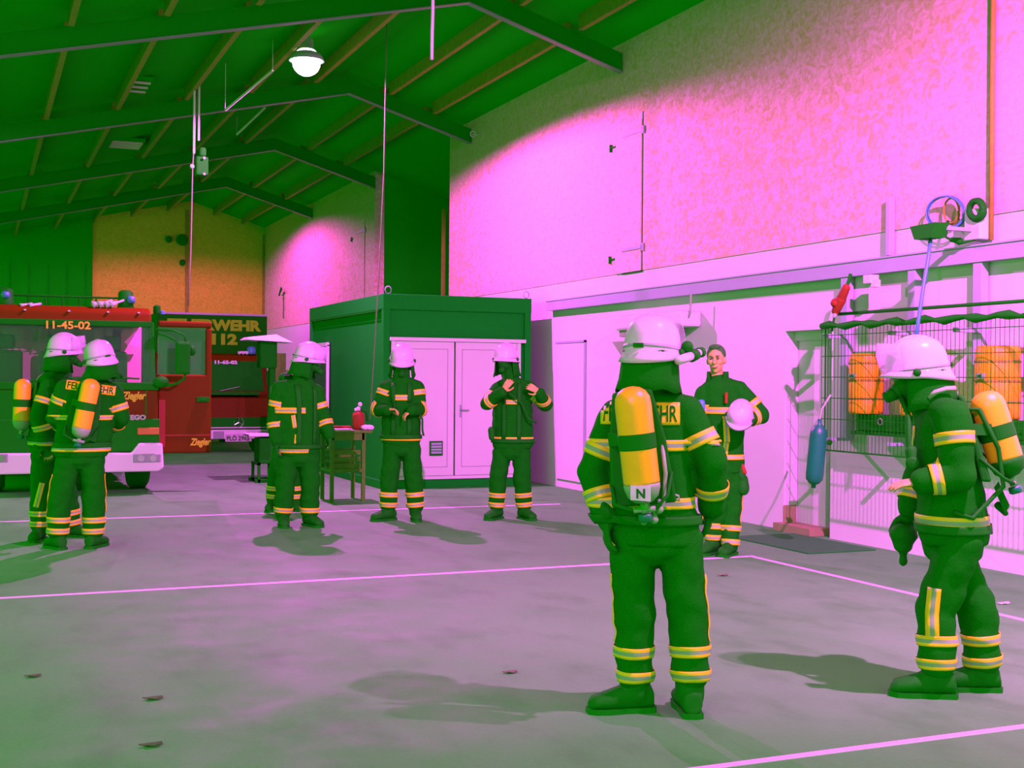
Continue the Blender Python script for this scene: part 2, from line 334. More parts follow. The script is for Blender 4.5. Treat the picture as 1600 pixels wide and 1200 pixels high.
for k, (a, q) in enumerate(((x0+.06, 6.355), (6.37, 7.34))):
    b = Rel(); b.box((a+.004, CY0-.018, .18), (q-.004, CY0+.03, 2.11)); 
    dl = b.build('door_leaf', 'white', c, bevel=.004)
    b = Rel(); m0 = .10
    for (p, r_) in (((a+m0, .30), (q-m0, .308)), ((a+m0, 2.0), (q-m0, 2.008)), ((a+m0, .30), (a+m0+.008, 2.008)), ((q-m0-.008, .30), (q-m0, 2.008))):
        b.box((p[0], CY0-.022, p[1]), (r_[0], CY0-.017, r_[1]))
    b.build('panel_groove', 'helmetband', dl)
    if k == 0:
        b = Rel(); b.box((5.98, CY0-.035, .47), (6.18, CY0-.017, .68)); g = b.build('vent_grille', 'dark', dl)
        b = Rel()
        for j in range(4): b.box((6.0, CY0-.045, .50+j*.042), (6.16, CY0-.033, .53+j*.042))
        b.build('slat', 'lilac', dl)
    else:
        b = Rel(); b.box((6.44, CY0-.03, 1.02), (6.465, CY0-.017, 1.2)); b.tube([(6.452, CY0-.03, 1.13), (6.452, CY0-.07, 1.13), (6.57, CY0-.07, 1.125)], .009); b.build('handle', 'lilac', dl)
b = Rel(); b.box((CX0-.03, 20.25, 2.1), (CX0+.02, 21.45, 2.16)); b.box((CX0-.02, 20.25, 1.0), (CX0+.02, 20.30, 2.12)); b.box((CX0-.02, 21.40, 1.0), (CX0+.02, 21.45, 2.12)); b.box((CX0-.03, 20.25, .98), (CX0+.02, 21.45, 1.03)); wf = b.build('window_frame', 'white', c)
b = Rel(); b.box((CX0-.005, 20.30, 1.03), (CX0+.01, 21.40, 2.1)); b.build('window_pane', 'sideglass', wf)
b = Rel(); b.box((CX0-.004, CY0+.2, CH-.24), (CX0+.002, CY1-.2, CH-.22)); b.build('seam', 'dark', c)

# ---------------------------------------------------------------- loft hatches in the OSB wall
def hatch(y0, y1, z0, z1, label):
    t = empty('loft_hatch', (XW-.03, (y0+y1)/2, z0), label, 'hatch', 'hatches in the chipboard wall')
    b = Rel(); b.box((XW-.030, y0+.012, z0), (XW-.013, y1, z1)); b.build('leaf', 'osb', t)
    b = Rel(); b.box((XW-.016, y0-.014, z0-.02), (XW-.0125, y0+.012, z1+.1)); b.box((XW-.016, y0-.01, z0-.02), (XW-.0125, y0+.55, z0)); b.build('gap', 'dark', t)
    for z in (z0+.30, z1-.14):
        b = Rel(); b.box((XW-.042, y0-.03, z-.02), (XW-.028, y0+.52, z+.02)); b.box((XW-.042, y0-.06, z-.05), (XW-.02, y0-.02, z+.05)); b.build('strap_hinge', 'lilac', t)
        b = Rel(); b.box((XW-.036, y1+.0, z-.10), (XW-.012, y1+.16, z-.085)); b.box((XW-.045, y1+.14, z-.15), (XW-.012, y1+.165, z-.05)); b.build('latch', 'dark', t)
hatch(14.38, 15.1, 3.0, 4.95, 'chipboard loft hatch with two strap hinges, nearer and larger in the picture')
hatch(27.1, 28.0, 3.0, 5.0, 'chipboard loft hatch beyond the dark recess, above the container roof')

# ---------------------------------------------------------------- things on the white wall
b = Rel(); b.tube([(XW-.045, 8.24, 2.78), (XW-.045, 8.24, 5.5)], .022, 10); t = tag(b.build('conduit_pipe', 'wood', smooth=True, loc=(XW, 8.24, 2.78)), 'thin vertical conduit running up the chipboard at the right edge', 'pipe')
b = Rel(); b.box((7.82, 9.49, 2.76), (XW-.015, 9.545, 3.31)); tag(b.build('wall_bracket', 'lilac', loc=(7.86, 9.5, 2.75), bevel=.004), 'short grey upright post standing above the steel rail', 'post')
posts = [(10.12, 'wide grey upright under the rail at the left end of the mesh'), (9.15, 'grey upright under the rail behind the blue hose'), (8.33, 'grey upright under the rail nearest the right edge')]
for y, l in posts:
    b = Rel(); b.box((7.80, y-.04, 1.0), (7.88, y+.06, 2.6)); b.box((7.55, y-.02, 2.0), (7.80, y+.02, 2.04)); b.box((7.55, y-.02, 1.0), (7.80, y+.02, 1.03))
    tag(b.build('rack_upright', 'lilac', loc=(7.84, y, 1.0), bevel=.004), l, 'upright', 'uprights hanging under the rail')
t = empty('mesh_panel', (7.5, 9.0, .9), 'dark welded wire mesh panel hung in front of the white wall', 'wire mesh')
YA, YB, ZA, ZB = 6.3, 10.07, .92, 2.11; XM = 7.50
b = Rel()
for k in range(76): y = YB-k*.0502; b.tube([(XM, y, ZA), (XM, y, ZB)], .0028, 4)
for z in (ZA, 1.22, 1.42, 1.62, 1.82, ZB-.09): b.tube([(XM+.006, YA, z), (XM+.006, YB, z)], .0042, 5)
b.build('wire_grid', 'dark', t)
b = Rel(); pts = [(XM-.01, YB-.01-k*.12, ZB+.0+.012*math.sin(k*1.7)) for k in range(31)]; b.tube(pts, [.03+.012*math.sin(k*2.3) for k in range(31)], 8); b.build('lashed_roll', 'dark', t, smooth=True)
b = Rel(); b.tube([(XM+.03, YB-.02, ZA), (XM+.03, YB-.02, ZB)], .006); b.tube([(XM, YA, ZA), (XM, YB, ZA)], .008); b.build('edge_wire', 'dark', t)
b = Rel(); b.tube([(7.60, 6.2, 2.225), (7.60, 9.95, 2.225)], .016, 10); tag(b.build('steel_bar', 'dark', smooth=True, loc=(7.6, 8, 2.22)), 'thin horizontal bar across the uprights above the mesh', 'bar')
b = Rel(); b.box((7.66, 6.3, 1.08), (7.79, 9.82, 1.115));  tag(b.build('shelf_rack', 'dark', loc=(7.75, 8, 1.04)), 'dark shelf behind the wire mesh carrying the orange drums', 'shelf')
for (y0, y1, l) in ((8.85, 9.75, 'low dark crate behind the mesh under the left orange drum'), (7.3, 8.15, 'low dark crate behind the mesh under the right orange drum')):
    t = empty('storage_crate', (7.74, (y0+y1)/2, 1.12), l, 'crate', 'dark crates on the shelf')
    b = Rel(); b.box((7.66, y0, 1.118), (7.79, y1, 1.275)); b.build('crate_body', 'dark', t, bevel=.01)
    b = Rel(); b.lathe((7.66, (y0+y1)/2+.1, 1.21), [(.035, 0), (.035, .006), (.024, .006), (.024, 0)], axis=(-1, 0, 0)); b.build('round_badge', 'silver', t)
def drum(y, l, r=.145, z0=1.28, h=.56, X=7.69):
    t = empty('ribbed_drum', (X, y, z0), l, 'drum', 'orange drums behind the mesh')
    b = Rel(); b.lathe((X, y, z0), [(.01, 0), (r*.96, 0), (r, .03), (r*1.0, .13), (r*.98, .14), (r, .15), (r, .30), (r*.98, .31), (r, .32), (r, .46), (r*.98, .47), (r, .48), (r*.97, h-.03), (r*.88, h), (.01, h)], n=32); b.build('drum_body', 'orange', t, smooth=True)
    for hh in (.14, .31, .47):
        b = Rel(); b.lathe((X, y, z0), [(r*.99, hh-.012), (r*1.025, hh-.008), (r*1.025, hh+.008), (r*.99, hh+.012)], n=32, cap=False); b.build('hoop', 'wood', t, smooth=True)
    b = Rel(); b.box((X-r-.012, y-.045, z0+.33), (X-r+.02, y+.045, z0+.375)); lb = b.build('label_plate', 'silver', t)
    b = Rel(); b.box((X-r-.015, y-.02, z0+.342), (X-r-.010, y+.02, z0+.362)); b.build('label_slot', 'dark', lb)
drum(9.64, 'orange hooped drum behind the left end of the mesh', .16); drum(8.94, 'orange hooped drum behind the mesh, mostly hidden by the side-on firefighter'); drum(8.00, 'orange hooped drum behind the right end of the mesh', .18, 1.28, .60, 7.71)
# hanging teal cylinder
P1 = on_x(1281, 655, 7.15); P2 = on_x(1271, 762, 7.15)
t = empty('hanging_cylinder', P2, 'teal gas cylinder hanging on a chain beside the mesh', 'cylinder')
d = (P2-P1).normalized(); L_ = (P2-P1).length
b = Rel(); b.lathe(P1, [(.02, 0), (.022, .045), (.04, .06), (.072, .10), (.078, .14), (.082, L_-.14), (.078, L_-.08), (.05, L_-.045), (.022, L_-.03), (.02, L_)], axis=d, n=24); b.build('cylinder_body', 'teal', t, smooth=True)
b = Rel(); b.tube([P1, P1+V((.02, 0, .09)), P1+V((.1, -.02, .22)), (XM, YB-.02, 1.35)], .009); b.build('chain', 'silver', t)
b = Rel(); p = P1+V((.06, 0, -.22)); b.tube([p, (XM-.02, YB-.16, p.z-.01)], .016); b.ball((XM-.02, YB-.16, p.z-.01), .028); b.build('holding_arm', 'dark', t, smooth=True)
# red industrial plug
t = empty('industrial_plug', on_x(1312, 470, 7.55), 'red industrial plug hanging on a cable below the rail', 'plug')
a1 = on_x(1322, 450, 7.55); a2 = on_x(1306, 486, 7.55); a3 = on_x(1301, 508, 7.5)
b = Rel(); b.capsule(a1, a1*.5+a2*.5, .038, .045); b.capsule(a1*.5+a2*.5, a2, .05, .04); b.ball(a1*.4+a2*.6+V((-.03, .03, -.01)), .045); b.build('plug_body', 'redm', t, smooth=True)
b = Rel(); b.capsule(a2, a2*.6+a3*.4, .026, .018); b.build('cable_gland', 'silver', t, smooth=True)
b = Rel(); b.tube([a2*.6+a3*.4, a3, a3+V((0, .01, -.06))], .012); b.tube([a1, on_x(1326, 440, 7.6), (7.61, on_x(1328, 430, 7.6).y, 2.6)], .018); b.build('cable', 'dark', t, smooth=True)
# hose coils and cable reel at the upper right
def coil(name, cx, cy, rx, ry, X, r, m, label, cat, turns=3, grp=None):
    c0 = on_x(cx, cy, X); s = (on_x(cx+10, cy, X)-c0).length/10; s2 = (on_x(cx, cy+10, X)-c0).length/10
    yd = (on_x(cx+10, cy, X)-c0).normalized()
    pts = []
    for k in range(turns*20+1):
        a = 2*PI*k/20; j = 1+.05*math.sin(a*.37+k*.02)
        pts.append(c0 + yd*math.cos(a)*rx*s*j + V((0, 0, 1))*math.sin(a)*ry*s2*j + V((-.012*(k//20)-.004, 0, 0)))
    b = Rel(); b.tube(pts, r, 6); return tag(b.build(name, m, smooth=True, loc=c0), label, cat, grp), c0
coil('hose_coil', 1480, 333, 29, 26, 7.80, .008, 'blue', 'blue air hose coiled on the wall above the rail', 'hose')
coil('cable_coil', 1488, 330, 12, 20, 7.84, .008, 'wood', 'thin brown cable coil hanging inside the blue hose coil', 'cable', 2)
coil('rubber_hose_coil', 1527, 328, 11, 14, 7.74, .028, 'rubber', 'thick black rubber hose coil at the right above the rail', 'hose', 2)
t = empty('wall_box', on_x(1538, 360, 7.8), 'white switch box mounted on the wall beside the black hose coil', 'switch box')
q = on_x(1538, 375, 7.85); b = Rel(); b.box((7.74, q.y-.06, q.z), (XW-.001, q.y+.12, q.z+.26)); b.build('box_body', 'white', t, bevel=.008)
b = Rel(); b.tube([(7.76, q.y+.02, q.z), (7.74, q.y+.18, q.z-.02), (7.72, q.y+.32, q.z+.05), (7.78, q.y+.36, q.z+.2)], .012); b.capsule((7.73, q.y+.16, q.z+.0), (7.71, q.y+.24, q.z+.02), .03, .02); b.build('plug_lead', 'dark', t, smooth=True)
a = on_x(1452, 352, 7.3); s = (on_x(1462, 352, 7.3)-a).length/10
b = Rel(); b.prism([(a.y+19*s, a.z+.0), (a.y-21*s, a.z+.0+.005), (a.y-14*s, a.z-.115), (a.y+12*s, a.z-.115)], 'x', 7.22, 7.36)
fu = empty('hanging_tray', a, 'dark tapered holder hanging above the rail with a blue hose running down', 'holder'); b.build('tray_body', 'dark', fu)
pts = [on_x(1454, 372, 7.3), on_x(1451, 400, 7.25), on_x(1444, 440, 7.2), on_x(1435, 500, 7.1), on_x(1431, 535, 7.1)]
b = Rel(); b.tube(pts, .016, 8); b.build('hose_tail', 'blue', fu, smooth=True)
b = Rel(); b.box((7.3, a.y-.02, a.z-.03), (XW-.002, a.y+.02, a.z-.0)); b.build('holder_arm', 'lilac', fu)
b = Rel(); q = on_x(1360, 438, 7.7); b.box((7.66, q.y-.05, q.z-.03), (7.76, q.y+.06, q.z+.05)); b.box((7.68, q.y-.1, q.z-.07), (7.74, q.y-.03, q.z-.0)); tag(b.build('junction_box', 'white', loc=q, bevel=.005), 'small white junction box under the rail beside the widest upright', 'junction box')
# roller blind fixture behind the near helmet
q0 = on_x(958, 505, 7.6); q1 = on_x(1062, 492, 7.6)
t = empty('wall_light', (7.7, (q0.y+q1.y)/2, q0.z), 'long white tube fixture on the wall behind the nearest helmet', 'wall fixture')
b = Rel(); b.box((7.62, q1.y, q0.z-.10), (XW-.001, q0.y, q0.z+.09)); b.build('housing', 'white', t, bevel=.03)
b = Rel(); b.box((7.66, q1.y+.25, q0.z-.18), (7.80, q0.y-.05, q0.z-.095)); b.build('under_tray', 'silver', t, bevel=.01)
b = Rel(); b.tube([(7.72, q1.y, q0.z), (7.72, q1.y-.04, q0.z+.06), (7.72, q1.y-.05, 2.6)], .012); b.tube([(7.6, q1.y+.02, q0.z-.09), (7.58, q1.y+.06, q0.z-.2)], .02); b.build('cable', 'silver', t)
b = Rel(); a = on_x(956, 534, 7.6); b.prism([(a.y, a.z), (on_x(990, 533, 7.6).y, a.z), (on_x(975, 563, 7.6).y, on_x(975, 563, 7.6).z)], 'x', 7.60, 7.66); b.box((7.66, a.y-.3, a.z-.04), (XW-.001, a.y-.2, a.z-.01)); tag(b.build('shadow_triangle', 'silver', loc=(7.6, a.y, a.z)), 'grey triangle standing in for a wall shadow left of the nearest helmet', 'shelf')  # added triangle in place of a cast shadow on the wall
b = Rel(); a = on_floor(1243, 843); e = on_floor(1330, 841); g = on_floor(1352, 853); h = on_floor(1280, 855)
b.box((6.98, 9.55, 0), (7.75, 10.85, .014)); tag(b.build('door_mat', 'mat', loc=(7.36, 10.2, 0), bevel=.004), 'dark rubber mat on the floor in front of the recessed door', 'mat')
# small wall things far back
q = on_x(443, 456, 7.86)
b = Rel(); b.tube([q, q+V((0, 0, -.75))], .012); b.tube([q+V((-.05, .3, -.03)), q+V((-.1, -.25, .05))], .02); b.tube([q+V((-.1, .1, -.1)), q+V((-.1, -.15, .1))], .025); tag(b.build('coat_hook', 'dark', loc=q), 'small dark crossed bracket on the far chipboard wall', 'bracket')
for (x, y, r, l) in ((277, 375, .17, 'larger round dark spotlight on the far gable'), (264, 374, .1, 'smaller dark spotlight left of the larger one on the far gable'), (277, 410, .09, 'small dark box below the spotlights on the far gable')):
    q = on_y(x+8-(8 if x == 264 else 0), y, YF-.1); b = Rel(); b.lathe(q, [(.02, .12), (r*.7, .11), (r, 0), (r*.9, -.02), (.02, -.0)], axis=(0, 1, 0)); tag(b.build('gable_spotlight', 'dark', loc=q, smooth=True), l, 'spotlight')

# ---------------------------------------------------------------- hanging ropes, hoist, roof bits
def rope(pts, r, l, m='rope', name='hanging_rope'):
    b = Rel(); b.tube(pts, r, 6); return tag(b.build(name, m, smooth=True, loc=V(pts[-1])), l, 'rope')
q = [on_y(677, -30, 11), on_y(676, 20, 11), on_y(675, 50, 11), on_y(674.5, 93, 11)]
q[0] = V((q[0].x, 11, roof_z(q[0].x)+.1)); rope(q, .016, 'short pale rope end hanging from the roof at the top centre', 'cloth')
q = [on_y(604, 115, 16.6), on_y(600, 270, 16.6), on_y(592, 430, 16.6), on_y(578, 655, 16.6)]; q[0] = V((q[0].x+.0, 16.6, roof_z(q[0].x)+.1)); rope(q, .009, 'long thin rope hanging in front of the green container corner')
q = [on_y(309, 130, 20), on_y(301, 262, 20), on_y(298, 400, 20), on_y(294, 478, 20)]; q[0] = V((q[0].x, 20, roof_z(q[0].x)+.1)); rope(q, .010, 'thin rope hanging beside the hoist above the open truck door')
t = empty('roof_hoist', on_y(312, 250, 19.5), 'dark hoist block with two pale tubes hanging below the roof', 'hoist')
b = Rel(); q = on_y(305, 130, 19.5); e = on_y(304, 240, 19.5); b.tube([(q.x-.01, 19.5, roof_z(q.x)+.12), (e.x-.01, 19.5, e.z)], .018); b.build('pale_tube', 'white', t)
b = Rel(); b.tube([(q.x+.06, 19.5, roof_z(q.x)+.12), (e.x+.06, 19.5, e.z+.2)], .016); b.build('pale_tube', 'white', t)
b = Rel(); e = on_y(315, 262, 19.5); b.box((e.x-.10, 19.4, e.z-.13), (e.x+.09, 19.6, e.z+.16)); b.box((e.x-.04, 19.42, e.z+.16), (e.x+.06, 19.56, e.z+.30)); b.build('hoist_block', 'dark', t, bevel=.03)
b = Rel(); b.ball(on_y(300, 260, 19.4), .035); b.ball(on_y(319, 247, 19.35), .02); b.ball(on_y(319, 272, 19.35), .02); b.build('hook', 'white', t, smooth=True)
# pale conduits under the roof
for (a, e, y, r, l) in (((426, 110), (352, 172), 17.5, .018, 'pale diagonal conduit running left from the glowing lamp'), ((414, 168), (370, 210), 22.5, .02, 'pale conduit behind the second frame, left of the ridge')):
    p0 = on_y(*a, y); p1 = on_y(*e, y+1.2); b = Rel(); b.tube([p0, p1], r); b.tube([p0, (p0.x, p0.y, roof_z(p0.x)+.13)], .003); b.tube([p1, (p1.x, p1.y, roof_z(p1.x)+.13)], .003)
    tag(b.build('roof_conduit', 'white', loc=p0), l, 'conduit')
for (a, n, y, wd, l) in (((212, 103), 3, 19.3, .36, 'pale slatted vent under the roof nearer the camera, three slats'), ((197, 213), 5, 24.8, .55, 'pale slatted vent under the roof farther back, five slats')):
    q = on_y(*a, y); t = empty('roof_vent', q, l, 'vent', 'slatted vents under the roof')
    z = roof_z(q.x)+.10
    b = Rel(); b.box((q.x-wd/2-.03, y-.4, z), (q.x+wd/2+.03, y+.4, z+.05)); b.build('backing', 'ceil', t)
    for k in range(n): b = Rel(); yy = y-.3+k*.62/(n-1); b.box((q.x-wd/2, yy, z-.035), (q.x+wd/2, yy+.05, z-.01)); b.build('slat', 'white', t)
for (a, y, wx, wy, l) in (((212, 276), 28.4, .95, 1.0, 'pale translucent skylight panel in the third roof bay'), ((196, 320), 33.6, .7, 1.1, 'pale translucent skylight panel nearest the far gable')):
    q = on_y(*a, y); z = roof_z(q.x)+.10; b = Rel(); b.add([(q.x-wx/2, y-wy/2, roof_z(q.x-wx/2)+.1), (q.x+wx/2, y-wy/2, roof_z(q.x+wx/2)+.1), (q.x+wx/2, y+wy/2, roof_z(q.x+wx/2)+.1), (q.x-wx/2, y+wy/2, roof_z(q.x-wx/2)+.1)]+[(q.x-wx/2, y-wy/2, roof_z(q.x-wx/2)+.13), (q.x+wx/2, y-wy/2, roof_z(q.x+wx/2)+.13), (q.x+wx/2, y+wy/2, roof_z(q.x+wx/2)+.13), (q.x-wx/2, y+wy/2, roof_z(q.x-wx/2)+.13)], [(0, 1, 2, 3), (7, 6, 5, 4), (0, 4, 5, 1), (1, 5, 6, 2), (2, 6, 7, 3), (3, 7, 4, 0)])
    structure(b.build('window_%d' % (1 if y < 30 else 2), 'white', loc=q))
b = Rel(); q = on_x(738, 210, 7.75); b.tube([q+V((.045*math.cos(a), -.03, .05*math.sin(a))) for a in [2*PI*k/14 for k in range(15)]], .01, 6); b.tube([q, (7.87, q.y, q.z)], .008); tag(b.build('eye_bolt', 'white', smooth=True, loc=q), 'small pale ring at the end of the second steel frame', 'ring')
# dry leaves on the floor
for px, py, l in ((240, 1093, 'dry leaf on the floor at the lower left'), (798, 1052, 'dark dry leaf on the floor left of the nearest boots'), (237, 1166, 'dry leaf near the bottom edge at the left'), (52, 1058, 'small dry leaf at the far left of the floor'), (1130, 900, 'dry leaf on the floor near the court corner'), (1570, 944, 'pale scrap on the floor beside the right court line')):
    q = on_floor(px, py); b = Rel(); n = 9; s = .03+random.random()*.01
    ring = [q+V((s*1.3*math.cos(2*PI*k/n)*(1+.3*math.sin(k*2.1)), s*.6*math.sin(2*PI*k/n), .004+.008*math.sin(k*1.3)**2)) for k in range(n)]
    b.add(ring+[p+V((0, 0, .003)) for p in ring], [tuple(range(n))[::-1], tuple(range(n, 2*n))]+[(k, (k+1) % n, n+(k+1) % n, n+k) for k in range(n)])
    tag(b.build('dry_leaf', 'leaf' if 'pale' not in l else 'white', loc=(q.x, q.y, 0)), l, 'leaf', 'litter on the floor')

# ---------------------------------------------------------------- work table with extinguisher
tq = V((4.37, 15.6, 0)); YT = 15.6
TL, TR = on_y(517, 673, YT).x, on_y(579, 673, YT).x; TZ = on_y(548, 673, YT).z
t = empty('work_table', ((TL+TR)/2, YT+.25, 0), 'small wooden work table with a shelf beside the container corner', 'table')
b = Rel(); b.box((TL-.03, YT-.02, TZ-.03), (TR+.02, YT+.55, TZ)); b.build('table_top', 'tablewood', t)
for x in (TL, TR-.11):
    for y in (YT, YT+.48): b = Rel(); b.box((x, y, 0), (x+.045, y+.045, TZ-.03)); b.build('leg', 'tablewood', t)
zz = on_y(548, 733, YT).z; b = Rel(); b.box((TL+.003, YT+.003, zz-.04), (TR-.068, YT+.518, zz)); b.build('shelf', 'tablewood', t)
b = Rel(); b.box((TL+.02, YT+.0, TZ-.12), (TR-.08, YT+.03, TZ-.03)); b.build('apron', 'tablewood', t)
t2 = empty('wooden_crate', ((TL+TR)/2, YT+.25, zz), 'slatted wooden crate on the shelf of the work table', 'crate')
for k in range(3): b = Rel(); b.box((TL+.05, YT+.03, zz+.01+k*.085), (TR-.12, YT+.05, zz+.07+k*.085)); b.build('slat', 'tablewood', t2); b = Rel(); b.box((TL+.05, YT+.45, zz+.01+k*.085), (TR-.12, YT+.47, zz+.07+k*.085)); b.build('slat', 'tablewood', t2)
b = Rel(); b.box((TL+.05, YT+.03, zz+.001), (TR-.12, YT+.47, zz+.01)); b.build('crate_floor', 'tablewood', t2)
ex = on_y(560, 668, YT+.2); 
t = empty('red_canister', (ex.x, YT+.2, TZ), 'red pressure canister with pale valve standing on the work table', 'canister')
b = Rel(); b.lathe((ex.x, YT+.2, TZ+.006), [(.06, 0), (.078, .015), (.08, .17), (.07, .21), (.03, .235), (.02, .25)], n=24); b.build('canister_body', 'redm', t, smooth=True)
b = Rel(); b.lathe((ex.x, YT+.2, TZ+.25), [(.025, 0), (.025, .04), (.012, .05)]); b.ball((ex.x+.02, YT+.2, TZ+.33), .028); b.ball((ex.x-.035, YT+.2, TZ+.262), .022); b.build('valve', 'white', t, smooth=True)
b = Rel(); b.tube([(ex.x+.02, YT+.2, TZ+.28), (ex.x+.1, YT+.19, TZ+.23), (ex.x+.11, YT+.17, TZ+.12)], .013); b.build('hose', 'rubber', t, smooth=True)
b = Rel(); q = []
random.seed(3)
for k in range(5): b.ball((TR-.02+random.uniform(-.05, .07), YT+.1+random.uniform(-.05, .1), TZ+.035), (.06, .06, .035), n=10, m=6)
tag(b.build('crumpled_cloth', 'cloth', smooth=True, loc=(TR-.07, YT+.1, TZ)), 'crumpled white cloth at the right corner of the work table', 'cloth')
b = Rel(); b.box((TL-.0, YT+.02, TZ+.001), (TL+.28, YT+.22, TZ+.022)); tag(b.build('paper_pad', 'cloth', loc=(TL+.14, YT+.1, TZ)), 'white paper lying at the left end of the work table', 'paper')
b = Rel(); b.box((TL+.05, YT+.25, TZ+.001), (TL+.34, YT+.36, TZ+.05)); tag(b.build('red_tool_case', 'redm', loc=(TL+.2, YT+.3, TZ), bevel=.01), 'flat red case on the work table behind the paper', 'case')

# ---------------------------------------------------------------- black workshop stand with pale trays
YS = 19.0
A = lambda x, y, Y=YS: on_y(x, y, Y)
t = empty('workshop_stand', (A(428, 700).x, YS+.1, 0), 'black workshop machine on a floor stand with two pale trays, beside the red truck', 'machine')
b = Rel(); q0, q1 = A(380, 529), A(453, 536); b.loft([[(q0.x, YS-.25, q0.z-.02), (q1.x, YS-.25, q1.z), (q1.x, YS+.3, q1.z), (q0.x, YS+.3, q0.z-.02)], [(q0.x+.05, YS-.2, q0.z+.02), (q1.x-.25, YS-.2, q1.z+.12), (q1.x-.25, YS+.25, q1.z+.12), (q0.x+.05, YS+.25, q0.z+.02)]]); b.build('upper_tray', 'white', t, bevel=.01)
b = Rel(); q0 = A(424, 640); q1 = A(432, 533); b.box((A(421, 600).x, YS, .1), (A(431, 600).x, YS+.12, A(425, 535).z)); b.box((A(405, 600).x, YS-.05, A(405, 575).z), (A(432, 600).x, YS+.2, A(405, 533).z)); b.build('column', 'dark', t, bevel=.02)
b = Rel(); q0 = A(385, 674); q1 = A(421, 681); b.box((q0.x, YS-.2, q1.z), (q1.x, YS+.25, q1.z+.035)); b.build('lower_tray', 'white', t, bevel=.008)
b = Rel(); b.box((A(403, 700).x, YS-.1, .28), (A(430, 700).x, YS+.3, A(403, 684).z)); b.build('cabinet', 'dark', t, bevel=.02)
b = Rel(); b.box((A(396, 700).x, YS-.15, .0), (A(434, 700).x, YS-.08, .05)); b.box((A(396, 700).x, YS+.3, .0), (A(434, 700).x, YS+.37, .05)); 
for x in (A(400, 700).x, A(427, 700).x): b.box((x, YS-.15, .0), (x+.04, YS-.11, .3)); b.box((x, YS+.3, 0), (x+.04, YS+.34, .3)); b.box((x, YS-.15, .26), (x+.04, YS+.34, .3))
b.build('floor_frame', 'dark', t)
b = Rel(); b.box((A(425, 560, 24).x, 24, 0), (A(447, 560, 24).x, 24.3, A(440, 552, 24).z)); tag(b.build('wooden_cupboard', 'tablewood', loc=(A(436, 560, 24).x, 24, 0), bevel=.01), 'tall wooden cupboard behind the machine near the right wall', 'cupboard')
# ---------------------------------------------------------------- red fire engine at the left
YC = 17.6
def A(x, y, Y=YC): return on_y(x, y, Y)
X0, X1 = .02, A(252, 600).x
t = empty('fire_engine', ((X0+X1)/2, YC+2, 0), 'red fire engine with white bumper and open door at the left edge', 'fire engine')
ZT, ZW, ZWB, ZB1, ZB0 = A(120, 482).z, A(120, 502).z, A(120, 603).z, A(120, 706).z, A(120, 738).z
DT = .28   # windscreen rake
# roof shell
prof = [(YC+.26, ZW), (YC+.30, ZT-.02), (YC+.42, ZT+.05), (YC+1.9, ZT+.09), (YC+1.9, ZW-.02)]
def shell(b, prof, xa, xb, r=.12):
    rings = []
    cy = sum(p[0] for p in prof)/len(prof); cz = sum(p[1] for p in prof)/len(prof)
    for x, k in ((xa, .86), (xa+r*.3, .95), (xa+r, 1), (xb-r, 1), (xb-r*.3, .95), (xb, .86)):
        rings.append([(x, cy+(p[0]-cy)*(.97+.03*k), cz+(p[1]-cz)*k) for p in prof])
    b.loft(rings)
b = Rel(); shell(b, prof, X0+.02, X1-.10); b.build('roof', 'red', t, smooth=False, bevel=.03)
for x in (X0+.03, X1-.13):
    b = Rel(); b.loft([[(x-.03, YC+.02, ZWB), (x+.06, YC+.0, ZWB), (x+.06, YC+.14, ZWB), (x-.03, YC+.14, ZWB)], [(x-.0, YC+.27, ZW+.02), (x+.06, YC+.25, ZW+.02), (x+.06, YC+.4, ZW+.02), (x, YC+.4, ZW+.02)]]); b.build('pillar', 'blk', t, bevel=.015)
for x in (X0, X1-.08): b = Rel(); b.box((x, YC+1.7, .9), (x+.06, YC+1.9, ZW+.02)); b.build('pillar', 'blk', t, bevel=.015)
b = Rel(); z0, z1 = ZWB, ZW
b.add([(X0+.03, YC+.0, z0), (X1-.06, YC+.0, z0), (X1-.10, YC+.26, z1), (X0+.07, YC+.26, z1), (X0+.03, YC+.012, z0), (X1-.06, YC+.012, z0), (X1-.10, YC+.272, z1), (X0+.07, YC+.272, z1)], [(0, 1, 2, 3), (7, 6, 5, 4), (0, 4, 5, 1), (1, 5, 6, 2), (2, 6, 7, 3), (3, 7, 4, 0)])
ws = b.build('windscreen', 'winglass', t)
b = Rel(); b.box((X0+.04, YC+.0, ZWB-.055), (X1-.03, YC+.12, ZWB+.05)); b.box((X0+.05, YC+.24, ZW-.05), (X1-.1, YC+.3, ZW+.03)); b.build('windscreen_frame', 'blk', t, bevel=.012)
for xx in (.5, 1.25): b = Rel(); b.tube([(xx, YC-.02, ZWB+.03), (xx+.35, YC+.02, ZWB+.12), (xx+.75, YC+.02, ZWB+.10)], .012); b.build('wiper', 'blk', t)
# inner cab
b = Rel(); b.box((X0+.06, YC+1.6, 1.0), (X1-.08, YC+1.68, ZW)); b.box((X0+.06, YC+.1, .98), (X1-.08, YC+1.6, 1.02)); b.build('cab_lining', 'beige', t)
b = Rel(); b.box((X0+.06, YC+.1, 1.02), (X1-.08, YC+.45, ZWB-.02)); b.tube([V((1.55, YC+.55, 1.62))+V((.2*math.cos(a), .08*math.sin(a), .18*math.sin(a))) for a in [2*PI*k/20 for k in range(21)]], .015); b.build('dashboard', 'blk', t, bevel=.02)
for x in (.35, 1.0, 1.75):
    b = Rel(); b.box((x-.22, YC+.85, 1.02), (x+.22, YC+1.3, 1.35)); b.box((x-.22, YC+1.2, 1.3), (x+.22, YC+1.34, 1.93)); b.box((x-.12, YC+1.22, 1.95), (x+.12, YC+1.30, 2.15)); b.build('seat', 'blk', t, bevel=.05)
